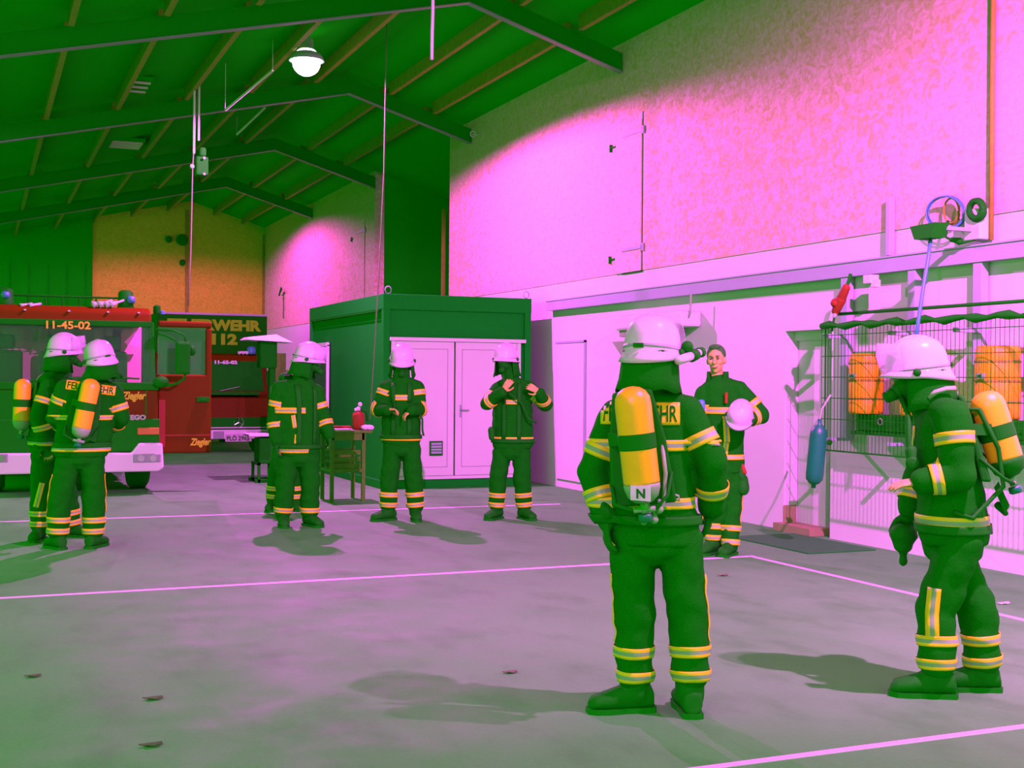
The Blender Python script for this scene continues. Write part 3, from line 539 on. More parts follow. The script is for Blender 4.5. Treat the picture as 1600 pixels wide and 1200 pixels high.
for k, (xa, xb) in enumerate(((.30, .60), (.95, 1.25), (1.7, 1.95), (1.95, 2.1))):
    b = Rel(); b.box((xa, YC+1.55, 1.9), (xb, YC+1.6, 2.25)); b.box((xa-.16, YC+1.55, 1.55), (xa-.04, YC+1.6, 2.25)); b.build('inner_panel', 'beige', t)
# front below the windscreen
b = Rel(); b.box((X0+.02, YC-.0, A(0, 658).z), (X1-.04, YC+1.9, ZWB-.055)); b.build('front_panel', 'red', t, bevel=.02)
xg = A(188, 630).x
b = Rel(); b.box((X0+.2, YC-.02, A(0, 658).z+.0), (xg, YC+.0, ZWB-.06)); b.build('grille', 'blk', t)
b = Rel(); b.box((A(227, 630).x, YC-.004, A(0, 658).z+.0), (A(229, 630).x, YC+.0, ZWB-.06)); b.build('panel_gap', 'blk', t)
b = Rel(); b.box((X0+.02, YC-.04, ZB1-.01), (X1-.02, YC+.5, A(0, 655).z)); b.build('lower_grille', 'blk', t, bevel=.02)
b = Rel(); q0, q1 = A(214, 679), A(248, 668); b.box((q0.x, YC-.055, q0.z), (q1.x, YC-.03, q1.z)); b.build('indicator', 'amber', t, bevel=.008)
# bumper with raised corners
q = lambda x, y: (A(x, y).x, A(x, y).z)
poly = [(X0-.03, ZB0), (A(245, 738).x, ZB0), q(254, 730), q(252, 692), q(216, 692), q(204, 707), (A(20, 708).x, A(0, 708).z), (X0-.03, A(0, 708).z)]
b = Rel(); b.prism(poly, 'y', YC-.14, YC+.3); b.build('bumper', 'white', t, bevel=.02)
for xa, xb in ((206, 249), (-26, 12)):
    b = Rel(); q0, q1 = A(xa, 722), A(xb, 708); b.box((q0.x, YC-.155, q0.z), (q1.x, YC-.13, q1.z)); hl = b.build('headlight', 'lens', t, bevel=.012)
    for k in (.28, .72): b = Rel(); b.lathe((q0.x*(1-k)+q1.x*k, YC-.158, (q0.z+q1.z)/2), [(.045, .006), (.03, -.004), (.005, -.002)], axis=(0, -1, 0)); b.build('reflector', 'chrome', hl)
b = Rel(); b.box((X0+.05, YC+.0, .33), (X1-.1, YC+.4, ZB0)); b.box((X0+.1, YC+.1, .5), (X1-.12, YC+1.9, .95)); b.build('underrun', 'blk', t, bevel=.02)
for x in (X0+.02, X1-.36):
    b = Rel(); b.lathe((x, YC+.95, .46), [(.05, 0), (.28, .0), (.40, .02), (.46, .06), (.46, .26), (.40, .30), (.28, .3), (.05, .3)], axis=(1, 0, 0), n=30); b.build('wheel', 'rubber', t, smooth=True)
b = Rel(); b.box((X0+.05, YC+2.0, .6), (X1-.03, YC+5.4, 2.45)); b.box((X0+.4, YC+1.9, .5), (X1-.5, YC+2.0, 1.4)); b.build('equipment_body', 'red', t, bevel=.03)
for x in (X0+.05, X1-.36):
    b = Rel(); b.lathe((x, YC+4.2, .46), [(.05, 0), (.28, .0), (.40, .02), (.46, .06), (.46, .26), (.40, .30), (.28, .3), (.05, .3)], axis=(1, 0, 0), n=30); b.build('wheel', 'rubber', t, smooth=True)
# roof equipment
def R_(x0, y0, x1, y1, ya, yb, name, m, bev=.01):
    b = Rel(); p = A(x0, y1, ya); q_ = A(x1, y0, ya); b.box((p.x, ya, p.z), (q_.x, yb, q_.z)); return b.build(name, m, t, bevel=bev)
p = A(197, 482, YC+.55)
b = Rel(); b.lathe((p.x, YC+.6, ZT+.03), [(.11, 0), (.12, .03), (.105, .06), (.10, .24), (.06, .27)], n=20); bc = b.build('beacon', 'blk', t, smooth=True)
b = Rel(); b.lathe((p.x+.06, YC+.52, ZT+.12), [(.05, 0), (.06, .04), (.05, .09), (.01, .1)], n=16); b.build('blue_lens', 'blue', bc, smooth=True)
b = Rel(); b.lathe((p.x+.42, YC+.6, ZT-.01), [(.05, 0), (.05, .1), (.02, .12)], n=16); b.build('marker_lamp', 'blk', t)
b = Rel(); b.lathe((p.x+.48, YC+.5, ZT-.02), [(.035, 0), (.03, .04), (.01, .05)], n=16); b.build('marker_lamp', 'blue', t)
for k, x in enumerate((150, 160, 170, 178)):
    q_ = A(x, 478, YC+.45); b = Rel(); b.lathe((q_.x-.05, YC+.42, q_.z+.01), [(.055, 0), (.03, .06), (.015, .12), (.014, .2)], axis=(1, .25, .25+.15*(k % 2)), n=14); b.build('air_horn', 'white', t, smooth=True)
for x in (38, 52):
    q_ = A(x, 478, YC+.45); b = Rel(); b.lathe((q_.x-.05, YC+.42, q_.z-.01), [(.045, 0), (.025, .05), (.012, .16)], axis=(1, .25, .3), n=14); b.build('air_horn', 'white', t, smooth=True)
b = Rel(); q_ = A(8, 482, YC+.5); b.lathe((q_.x, YC+.6, ZT+.03), [(.12, 0), (.13, .03), (.11, .06), (.10, .22), (.06, .25)], n=20); bc = b.build('beacon', 'blk', t, smooth=True)
b = Rel(); b.lathe((q_.x+.0, YC+.52, ZT+.14), [(.05, 0), (.06, .04), (.05, .08), (.01, .09)], n=16); b.build('blue_lens', 'blue', bc, smooth=True)
b = Rel()
for k in range(7): xx = .4+k*.22; b.tube([(xx, YC+.8, ZT+.05), (xx, YC+.8, ZT+.2)], .012)
b.tube([(.3, YC+.8, ZT+.2), (1.8, YC+.8, ZT+.2)], .014); b.build('roof_rail', 'blk', t)
for xa in (.05, .55, 1.1, 1.6, 2.0):
    b = Rel(); b.box((xa, YC+.27, ZT-.03), (xa+.03, YC+.3, ZT-.012)); b.build('marker_light', 'white', t)
# lettering
text('call_sign', '11-45-02', A(107, 508, YC+.2)+V((0, -.01, 0)), (1, 0, 0), (0, .35, 1), .15, 'letter', t, bold=.004, width=.56)
text('lettering', 'Ziegler', A(209, 620)+V((0, -.012, 0)), (1, 0, 0), (0, 0, 1), .14, 'letter', t, bold=.006, width=.32, shear=.3)
text('lettering', 'ATEGO', A(207, 652)+V((0, -.05, .0)), (1, 0, 0), (0, 0, 1), .085, 'silver', t, bold=.006, width=.34)
# open door
dx0, dx1 = A(247, 600, YC+.1).x, A(331, 600, YC+.1).x; YD = YC+.12
dz = lambda y: A(290, y, YD).z
poly = [(dx0, dz(706)), (dx1-.02, dz(710)), (dx1, dz(690)), (dx1, dz(520)), (dx1-.08, dz(503)), (dx0+.02, dz(503)), (dx0, dz(540))]
wn = [A(249, 582, YD), A(318, 582, YD), A(322, 578, YD), A(320, 522, YD), A(312, 512, YD), A(247, 512, YD)]
b = Rel()
# door as frame pieces around the window opening
b.box((dx0, YD, dz(708)), (dx1, YD+.06, dz(585))); b.box((A(321, 550, YD).x, YD, dz(590)), (dx1, YD+.06, dz(512))); b.box((dx0, YD, dz(512)), (dx1, YD+.06, dz(502))); dr = b.build('open_door', 'red', t, bevel=.025)
b = Rel(); b.box((dx0, YD+.02, dz(586)), (A(322, 550, YD).x, YD+.035, dz(511))); b.build('door_window', 'sideglass', dr)
b = Rel(); b.box((A(307, 628, YD).x, YD-.03, dz(628)), (A(327, 628, YD).x, YD-.001, dz(620))); b.box((A(312, 628, YD).x, YD-.04, dz(626)), (A(322, 628, YD).x, YD-.03, dz(623))); b.build('door_handle', 'blk', dr, bevel=.006)
b = Rel(); b.box((dx0+.0, YD-.004, dz(681)), (dx1, YD, dz(679))); b.box((A(248, 640, YD).x, YD-.02, .62), (A(258, 640, YD).x, YD, dz(625))); b.build('door_seam', 'redm', dr)
text('lettering', 'Ziegler', A(313, 692, YD)+V((0, -.012, 0)), (1, 0, 0), (0, 0, 1), .13, 'letter', dr, bold=.005, width=.29, shear=.3)
b = Rel(); b.tube([A(243, 515, YC), A(270, 516, YC-.15), A(288, 524, YC-.2), A(290, 535, YC-.2)], .014); b.build('mirror_arm', 'blk', t, smooth=True); b = Rel(); b.tube([A(250, 604, YC), A(275, 600, YC-.18), A(288, 592, YC-.2), A(290, 580, YC-.2)], .018); b.build('mirror_arm', 'blk', t, smooth=True)
b = Rel(); q0, q1 = A(274, 585, YC-.2), A(297, 534, YC-.2); b.box((q0.x, YC-.27, q0.z), (q1.x, YC-.16, q1.z)); b.build('mirror', 'blk', t, bevel=.035)
b = Rel(); b.ball(A(252, 597, YC-.05), (.10, .07, .08)); b.ball(A(300, 548, YC-.15), (.05, .04, .07)); b.build('mirror_mount', 'blk', t, smooth=True)
b = Rel(); b.box((X1-.06, YC+.15, .55), (X1+.12, YC+1.3, .62)); b.build('step', 'blk', t)

# ---------------------------------------------------------------- second fire engine with the big sign
Y2 = 27.0
def B(x, y, Y=Y2): return on_y(x, y, Y)
x0, x1 = B(318, 600).x-.95, B(419, 600).x
t2 = empty('fire_engine', ((x0+x1)/2, Y2+2, 0), 'older red fire engine parked behind, under a black FEUERWEHR 112 board', 'fire engine')
ZA2 = B(370, 560).z
b = Rel(); yb = Y2+.55; u0_, u1_ = B(243, 600, yb).x, B(417, 600, yb).x
zt = B(330, 490, yb).z; zb_ = B(330, 575, yb).z
b.box((u0_, yb, .75), (u1_, yb+5.5, zt)); b.build('box_body', 'signblk', t2, bevel=.03)
b = Rel(); b.box((u0_, yb-.012, zt-.03), (u1_, yb+.02, zt+.012)); b.build('box_edge', 'helmetband', t2)
bd = Rel(); bd.box((u0_+.02, yb-.012, zb_), (u1_-.02, yb-.001, zt-.04)); bd = bd.build('name_board', 'signblk', t2)
text('lettering', 'FEUERWEHR', B(336, 508, yb-.02), (1, 0, 0), (0, 0, 1), 0.30, 'signletter', bd, bold=.018, width=(B(410, 508, yb).x-B(263, 508, yb).x))
text('lettering', '112', B(351, 530, yb-.02), (1, 0, 0), (0, 0, 1), 0.30, 'signletter', bd, bold=.018, width=(B(366, 508, yb).x-B(326, 508, yb).x))
pr = [(Y2+.0, B(0, 613).z-.03), (Y2+.2, B(370, 563).z), (Y2+.3, B(370, 555).z), (Y2+.54, B(370, 552).z), (Y2+.54, .8), (Y2-.3, .8), (Y2-.32, B(370, 652).z), (Y2-.27, B(370, 622).z), (Y2-.05, B(370, 617).z)]
b = Rel(); b.prism(pr, 'x', x0, x1); b.build('cab', 'red', t2, bevel=.05)
b = Rel(); za, zc = B(370, 611).z, B(370, 564).z; f0 = lambda z: Y2+.2*(z-pr[0][1])/(pr[1][1]-pr[0][1])
b.add([(x0+.08, f0(za)-.012, za), (x1-.08, f0(za)-.012, za), (x1-.12, f0(zc)-.012, zc), (x0+.12, f0(zc)-.012, zc)]+[(x0+.08, f0(za)+.01, za), (x1-.08, f0(za)+.01, za), (x1-.12, f0(zc)+.01, zc), (x0+.12, f0(zc)+.01, zc)], [(0, 1, 2, 3), (7, 6, 5, 4), (0, 4, 5, 1), (1, 5, 6, 2), (2, 6, 7, 3), (3, 7, 4, 0)])
w2 = b.build('windscreen', 'blk', t2, bevel=.008)
b = Rel(); b.tube([(x0+.5, f0(za)-.03, za), (x0+.95, f0(za)-.03, za+.09)], .01); b.tube([(x0+1.3, f0(za)-.03, za), (x0+1.7, f0(za)-.03, za+.09)], .01); b.build('wiper', 'silver', t2)
b = Rel(); b.box((x0+.02, Y2-.31, B(0, 616).z-.0), (x1-.25, Y2-.0, B(0, 611).z)); b.build('cowl_strip', 'blk', t2)
b = Rel(); b.box((x0+.05, Y2-.35, B(0, 671).z), (x1-.05, Y2-.30, B(0, 653).z)); gr = b.build('grille', 'blk', t2)
b = Rel(); c0 = B(373, 660, Y2-.36); b.tube([c0+V((.10*math.cos(a), 0, .10*math.sin(a))) for a in [2*PI*k/24 for k in range(25)]], .008)
for a in (PI/2, PI/2+2*PI/3, PI/2-2*PI/3): b.tube([c0, c0+V((.1*math.cos(a), 0, .1*math.sin(a)))], .008)
b.build('star_emblem', 'chrome', gr)
b = Rel(); b.box((x0, Y2-.5, B(0, 688).z), (x1, Y2-.36, B(0, 673).z)); b.box((x0+.3, Y2-.37, B(0, 671).z), (x1-.05, Y2-.34, B(0, 669).z)); b.build('bumper', 'white', t2, bevel=.02)
for xa, xb in ((333, 350), (403, 417)):
    b = Rel(); q0, q1 = B(xa, 686, Y2-.5), B(xb, 674, Y2-.5); b.box((q0.x, Y2-.51, q0.z), (q1.x, Y2-.49, q1.z)); b.build('headlight', 'lens', t2, bevel=.008)
b = Rel(); q0, q1 = B(352, 690, Y2-.52), B(393, 678, Y2-.52); b.box((q0.x, Y2-.53, q0.z), (q1.x, Y2-.505, q1.z)); pl = b.build('number_plate', 'plate', t2)
text('plate_text', 'PLÖ 2965', B(372, 684, Y2-.54), (1, 0, 0), (0, 0, 1), .13, 'blk', pl, bold=.003, width=(q1.x-q0.x)*.86)
text('call_sign', '11-65-02', B(353, 566, Y2+.15)+V((0, -.02, 0)), (1, 0, 0), (0, .3, 1), .10, 'white', t2, bold=.006, width=.48)
b = Rel(); b.box((x0+.05, Y2-.3, .3), (x1-.05, Y2+.3, .8)); b.build('underrun', 'blk', t2)
for xx in (x0+.05, x1-.35):
    for yy in (Y2+.15, Y2+4.2): b = Rel(); b.lathe((xx, yy, .42), [(.05, 0), (.36, .02), (.42, .06), (.42, .24), (.36, .28), (.05, .28)], axis=(1, 0, 0), n=26); b.build('wheel', 'rubber', t2, smooth=True)
for xx, m in ((393, 'blue'), (399, 'blue')):
    q_ = B(xx, 552, Y2+.3); b = Rel(); b.lathe((q_.x, Y2+.33, q_.z-.02), [(.09, 0), (.10, .04), (.09, .14), (.04, .17)], n=16); b.build('beacon', m, t2, smooth=True); break
for xx in (372, 378, 384): q_ = B(xx, 552, Y2+.3); b = Rel(); b.lathe((q_.x, Y2+.3, q_.z+.0), [(.04, 0), (.02, .12)], axis=(1, 0, .3), n=12); b.build('air_horn', 'white', t2, smooth=True)
b = Rel(); b.box((x1-.02, Y2+.05, B(0, 620).z), (x1+.1, Y2+.13, B(0, 575).z)); b.build('mirror', 'blk', t2, bevel=.02)
# ---------------------------------------------------------------- people
def remesh(mb, name, voxel, smooth=2, wrinkle=0, wf=6, seed=0):
    me = mb.mesh(name); o = bpy.data.objects.new(name, me); COL.objects.link(o)
    r = o.modifiers.new('r', 'REMESH'); r.mode = 'VOXEL'; r.voxel_size = voxel; r.adaptivity = 0
    s = o.modifiers.new('s', 'SMOOTH'); s.factor = .5; s.iterations = smooth
    dg = bpy.context.evaluated_depsgraph_get(); dg.update()
    nm = bpy.data.meshes.new_from_object(o.evaluated_get(dg)); bpy.data.objects.remove(o)
    if wrinkle:
        off = V((seed*3.1, seed*1.7, seed)); nrm = [v.normal.copy() for v in nm.vertices]
        for v, n in zip(nm.vertices, nrm):
            p = v.co*wf + off; k = noise.noise(V((p.x, p.y, p.z*1.8))) + .5*noise.noise(p*2.3)
            v.co += n*k*wrinkle
    nm.polygons.foreach_set('use_smooth', [True]*len(nm.polygons)); nm.name = name
    return nm
def link(me, name, mats, parent=None):
    me.materials.clear()
    for m in (mats if isinstance(mats, (list, tuple)) else [mats]): me.materials.append(M[m])
    o = bpy.data.objects.new(name, me); COL.objects.link(o)
    if parent: o.parent = parent
    return o
def bvh(me): return BVHTree.FromPolygons([v.co.copy() for v in me.vertices], [tuple(p.vertices) for p in me.polygons])
def band(tree, c, axis, h, rmax, parent, name='reflective_stripe', n=40, arc=None, face=None, mats=('yellow', 'silver'), off=.006, a0=None, rows=(-1, -.36, .36, 1)):
    """a stripe hugging the cloth: rays go outward from the limb's axis"""
    axis = V(axis).normalized(); f = V(face) if face is not None else axis.orthogonal(); f = (f-axis*f.dot(axis)).normalized(); g = axis.cross(f)
    rows_ = []; 
    angs = [2*PI*k/n for k in range(n)] if arc is None else [a0-arc/2+arc*k/(n-1) for k in range(n)]
    ts = []
    for i in range(len(rows)-1):
        ts += [rows[i], (rows[i]+rows[i+1])/2] 
    ts.append(rows[-1])
    for t in ts:
        row = []
        for a in angs:
            d = f*math.cos(a)+g*math.sin(a); o = V(c)+axis*(t*h)
            r = tree.ray_cast(o, d, rmax)
            row.append(o+d*(r[3]+off) if r[0] is not None else None)
        rows_.append(row)
    b = MB(); idx = {}
    for i, row in enumerate(rows_):
        for j, p in enumerate(row):
            if p is not None: idx[(i, j)] = len(b.v); b.v.append(tuple(p))
    nn = len(angs)
    for i in range(len(rows_)-1):
        for j in range(nn if arc is None else nn-1):
            q = [(i, j), (i, (j+1) % nn), (i+1, (j+1) % nn), (i+1, j)]
            if all(x in idx for x in q):
                P = [V(b.v[idx[x]]) for x in q]
                if max((P[0]-P[1]).length, (P[1]-P[2]).length) > .12: continue
                b.f.append(tuple(idx[x] for x in q)); b.m.append(1 if i//2 == 1 and len(rows) == 4 else 0)
    if not b.f: return None
    o = b.build(name, mats, parent, smooth=True); so = o.modifiers.new('t', 'SOLIDIFY'); so.thickness = .004; so.offset = 0
    return o
def strip(tree, pts, wd, nd, parent, name='reflective_stripe', mats=('yellow', 'silver'), off=.005, reach=.35):
    """a ribbon laid on the cloth along points, projected along direction nd"""
    b = MB(); nd = V(nd).normalized(); rows = []
    P = [V(pts[0]).lerp(V(pts[1]), 0)]
    for a, c in zip(pts[:-1], pts[1:]):
        for k in range(1, 9): P.append(V(a).lerp(V(c), k/8))
    for i, p in enumerate(P):
        d = (P[min(i+1, len(P)-1)]-P[max(0, i-1)]).normalized(); s = d.cross(nd).normalized(); row = []
        for t in (-1, -.34, .34, 1):
            q = p+s*t*wd/2; r = tree.ray_cast(q+nd*reach, -nd, reach*2)
            row.append(r[0]+nd*off if r[0] is not None else None)
        rows.append(row)
    idx = {}
    for i, row in enumerate(rows):
        for j, p in enumerate(row):
            if p is not None: idx[(i, j)] = len(b.v); b.v.append(tuple(p))
    for i in range(len(rows)-1):
        for j in range(3):
            q = [(i, j), (i+1, j), (i+1, j+1), (i, j+1)]
            if all(x in idx for x in q):
                Q = [V(b.v[idx[x]]) for x in q]
                if max((Q[0]-Q[1]).length, (Q[1]-Q[2]).length) > .1: continue
                b.f.append(tuple(idx[x] for x in q)); b.m.append(1 if (j == 1 and len(mats) > 1) else 0)
    if not b.f: return None
    o = b.build(name, mats, parent, smooth=True); so = o.modifiers.new('t', 'SOLIDIFY'); so.thickness = .004; so.offset = 0
    return o
def decal(tree, c, x, y, wd, ht, parent, word, psize, letter='suit'):
    """back panel with lettering, laid on the cloth"""
    x = V(x).normalized(); y = V(y).normalized(); n = x.cross(y); c = V(c)
    def put(u, v_, o):
        q = c+x*u+y*v_; r = tree.ray_cast(q+n*.4, -n, .8); return (r[0]+n*o) if r[0] is not None else None
    b = MB(); N = 26; K = 5; idx = {}
    for i in range(N+1):
        for j in range(K+1):
            p = put(-wd/2+wd*i/N, -ht/2+ht*j/K, .006)
            if p: idx[(i, j)] = len(b.v); b.v.append(tuple(p))
    for i in range(N):
        for j in range(K):
            q = [(i, j), (i+1, j), (i+1, j+1), (i, j+1)]
            if all(t in idx for t in q): b.f.append(tuple(idx[t] for t in q)); b.m.append(0)
    pn = b.build('back_panel', 'yellow', parent, smooth=True); so = pn.modifiers.new('t', 'SOLIDIFY'); so.thickness = .003; so.offset = 0
    me = text_mesh(word, psize, .018*psize, .0)
    bm = bmesh.new(); bm.from_mesh(me); bmesh.ops.triangulate(bm, faces=bm.faces); bmesh.ops.subdivide_edges(bm, edges=bm.edges, cuts=2)
    xs = [v.co.x for v in bm.verts]; ys = [v.co.y for v in bm.verts]; cx = (max(xs)+min(xs))/2; cy = (max(ys)+min(ys))/2; k = wd*.94/(max(xs)-min(xs)); ky = ht*.74/(max(ys)-min(ys))
    bad = []
    for v in bm.verts:
        p = put((v.co.x-cx)*k, (v.co.y-cy)*ky, .0125)
        if p: v.co = p
        else: bad.append(v)
    bmesh.ops.delete(bm, geom=bad, context='VERTS'); bm.to_mesh(me); bm.free(); link(me, 'lettering', letter, pn)

def hand(b, wrist, direction, palm_n, side, s=1.0, curl=.6, fat=1.0, spread=.12, thumb=1):
    """palm and five bent fingers; side=+1 puts the thumb to the +cross side"""
    d = V(direction).normalized(); n = V(palm_n); n = (n-d*n.dot(d)).normalized(); x = d.cross(n)*side; w_ = V(wrist)
    P = lambda a, c, e: w_+d*a*s+x*c*s+n*e*s
    b.loft([[P(.0, .026*c, .017*e) for c, e in ((1, 0), (.7, .8), (0, 1), (-.7, .8), (-1, 0), (-.7, -.8), (0, -1), (.7, -.8))],
            [P(.035, .037*c, .017*e) for c, e in ((1, 0), (.7, .8), (0, 1), (-.7, .8), (-1, 0), (-.7, -.8), (0, -1), (.7, -.8))],
            [P(.09, .042*c, .013*e) for c, e in ((1, 0), (.7, .8), (0, 1), (-.7, .8), (-1, 0), (-.7, -.8), (0, -1), (.7, -.8))]])
    b.capsule(w_-d*.03*s, w_+d*.02*s, .026*s*fat, .026*s*fat, 10)
    for i, (off, l) in enumerate(((.030, .072), (.010, .080), (-.011, .074), (-.031, .058))):
        p = P(.082, off, 0); a = curl*.45; f = spread*(1.5-i)*.5
        for k, (fr, r) in enumerate(((.45, .0098), (.31, .0090), (.24, .0082))):
            dd = d*math.cos(a)+n*math.sin(a)+x*f*math.cos(a); dd.normalize(); q = p+dd*l*fr*s*1.05
            b.capsule(p, q, r*s*fat, r*s*fat*.94, 8); p = q; a += curl*(.75 if k == 0 else .65)
    if thumb:
        p = P(.022, .026, .004); dd = (d*.62+x*.72+n*.30*(.3+curl)).normalized(); q = p+dd*.042*s; b.capsule(p, q, .015*s*fat, .0115*s*fat, 8)
        dd = (d*.85+x*.30+n*.35*(.3+curl)).normalized(); r_ = q+dd*.032*s; b.capsule(q, r_, .0113*s*fat, .0098*s*fat, 8); dd = (d*.8+x*.1+n*.5).normalized(); b.capsule(r_, r_+dd*.024*s, .0098*s*fat, .0085*s*fat, 8)

def basis(face, tilt=0, roll=0, c=(0, 0, 0)):
    """x = wearer's right-hand axis, y = facing, z = up; tilt > 0 looks down"""
    f = V(face).normalized(); f = V((f.x, f.y, 0)).normalized(); z = V((0, 0, 1)); x = f.cross(z)
    m = Matrix((x, f, z)).transposed()
    m = m @ Matrix.Rotation(-tilt, 3, 'X') @ Matrix.Rotation(roll, 3, 'Y')
    return Matrix.Translation(V(c)) @ m.to_4x4()
class TB(MB):
    def done(s, mtx, name, mats, parent, **k):
        s.v = [tuple(mtx @ V(p)) for p in s.v]; return s.build(name, mats, parent, **k)
def helmet(mtx, parent, visor='up', lamp=None, flap=True, s=1.0, root=None):
    """origin = centre of the head; shell, band, brim, visor, neck flap"""
    mt = mtx @ Matrix.Scale(s, 4)
    n = 40; b = TB(); rings = []
    prof = [(.0, .150), (.03, .148), (.062, .138), (.090, .116), (.108, .085), (.116, .050), (.119, .022), (.121, .010), (.124, .000), (.130, -.012), (.140, -.026)]
    def ring(r, z, i):
        out = []
        for k in range(n):
            a = 2*PI*k/n; c_, s_ = math.cos(a), math.sin(a)   # s_ = +1 front
            rx = r*.97; ry = r*1.17
            zz = z
            if i >= 7:
                back = max(0, -s_); front = max(0, s_); t = (i-6)/4
                zz = z - (.052*back**1.3 + .018*abs(c_)**2)*t + .010*front*t
                ry *= 1 + .07*front**3*t + .03*back*t
            out.append((c_*rx, s_*ry+.005, zz+.02))
        return out
    for i, (r, z) in enumerate(prof): rings.append(ring(max(r, .004), z, i))
    inner = [ring(prof[-1][0]-.006, prof[-1][1]+.002, 10), ring(.112, .03, 5), ring(.08, .10, 3), ring(.004, .13, 0)]
    b.loft(rings+inner); sh = b.done(mt, 'helmet', 'helmet', parent, smooth=True)
    b = TB(); 
    b.loft([ring(.1205, .010, 5), ring(.1235, .010, 5), ring(.1245, -.004, 5), ring(.1205, -.006, 5)], cap=False); b.done(mt, 'helmet_band', 'helmetband', sh, smooth=True)
    b = TB(); b.box((-.022, -.150, .012), (.022, -.143, .028)); b.done(mt, 'band_buckle', 'rubber', sh)
    # crest ridge
    b = TB(); b.tube([(0, .146*math.sin(a)*.98+.005, .02+.152*math.cos(a)) for a in [-.9+.18*k for k in range(11)]], .006, 6); b.done(mt, 'crest', 'helmet', sh, smooth=True)
    for sx in (-1, 1):
        b = TB(); b.lathe((sx*.121, .02, .005), [(.018, 0), (.018, .012), (.01, .018)], axis=(sx, 0, 0), n=14); b.done(mt, 'visor_hinge', 'rubber', sh, smooth=True)
    b = TB(); vr = []
    for k in range(17):
        a = -1.15+2.3*k/16; x_, y_ = math.sin(a)*.132, math.cos(a)*.155+.008
        lo = (0, .012) if visor == 'up' else (0, -.09); 
        if visor == 'up': vr.append(((x_*1.0, y_*1.02, .022+.0), (x_*.98, y_*1.10, .075+.03*math.cos(a)), (x_*.86, y_*1.03, .125+.035*math.cos(a))))
        else: vr.append(((x_, y_*1.0, .02), (x_*1.05, y_*1.06, -.04), (x_*1.0, y_*1.0, -.10)))
    vs = [p for r in vr for p in r]; fs = []
    for k in range(16):
        for j in range(2): fs.append((k*3+j, k*3+3+j, k*3+4+j, k*3+1+j))
    if visor != 'none': b.add(vs, fs); vz = b.done(mt, 'visor', 'visor', sh, smooth=True); so = vz.modifiers.new('t', 'SOLIDIFY'); so.thickness = .003
    if flap:
        b = TB(); fl = []
        for i, (r, z) in enumerate(((.118, -.00), (.124, -.06), (.130, -.12), (.142, -.165))):
            fl.append([(math.cos(a)*r*.98, math.sin(a)*r*1.08-.012, z+.006*math.sin(a*7)) for a in [PI*1.5-2.25+4.5*k/26 for k in range(27)]])
        vs = [p for r in fl for p in r]; b.add(vs, [(i*27+k, i*27+k+1, (i+1)*27+k+1, (i+1)*27+k) for i in range(3) for k in range(26)])
        f_ = b.done(mt, 'neck_flap', 'suit', parent, smooth=True); so = f_.modifiers.new('t', 'SOLIDIFY'); so.thickness = .008
    if lamp:
        b = TB(); b.tube([(lamp*.14, -.05, -.035), (lamp*.155, .07, -.0)], .019, 12); b.tube([(lamp*.16, .095, .01), (lamp*.165, .13, .02)], .017, 12); b.done(mt, 'helmet_torch', 'cloth', sh, smooth=True)
        b = TB(); b.tube([(lamp*.155, .06, -.005), (lamp*.16, .10, .01)], .025, 12); b.tube([(lamp*.165, .125, .02), (lamp*.168, .15, .025)], .022, 12); b.ball((lamp*.14, .05, .035), .026); b.done(mt, 'torch_clip', 'rubber', sh, smooth=True)
    return sh
def face_mask(mtx, parent):
    b = TB(); b.ball((0, .055, -.025), (.078, .075, .100)); b.ball((0, .115, -.075), (.038, .040, .040)); b.tube([(0, .13, -.085), (0, .175, -.105)], [.036, .030], 14); mk = b.done(mtx, 'face_mask', 'rubber', parent, smooth=True)
    b = TB(); b.ball((0, .075, .005), (.070, .072, .055)); b.done(mtx, 'mask_lens', 'maskglass', mk, smooth=True)
    b = TB(); b.lathe((0, .17, -.10), [(.02, .0), (.030, .004), (.030, .014), (.02, .02)], axis=(0, 1, -.35), n=16); b.done(mtx, 'mask_valve', 'rubber', mk, smooth=True); b = TB(); b.tube([V((.077*math.cos(a), .098-.03*abs(math.cos(a)), .012+.058*math.sin(a))) for a in [2*PI*k/24 for k in range(25)]], .005, 6); b.done(mtx, 'mask_rim', 'silver', mk, smooth=True)
    return mk
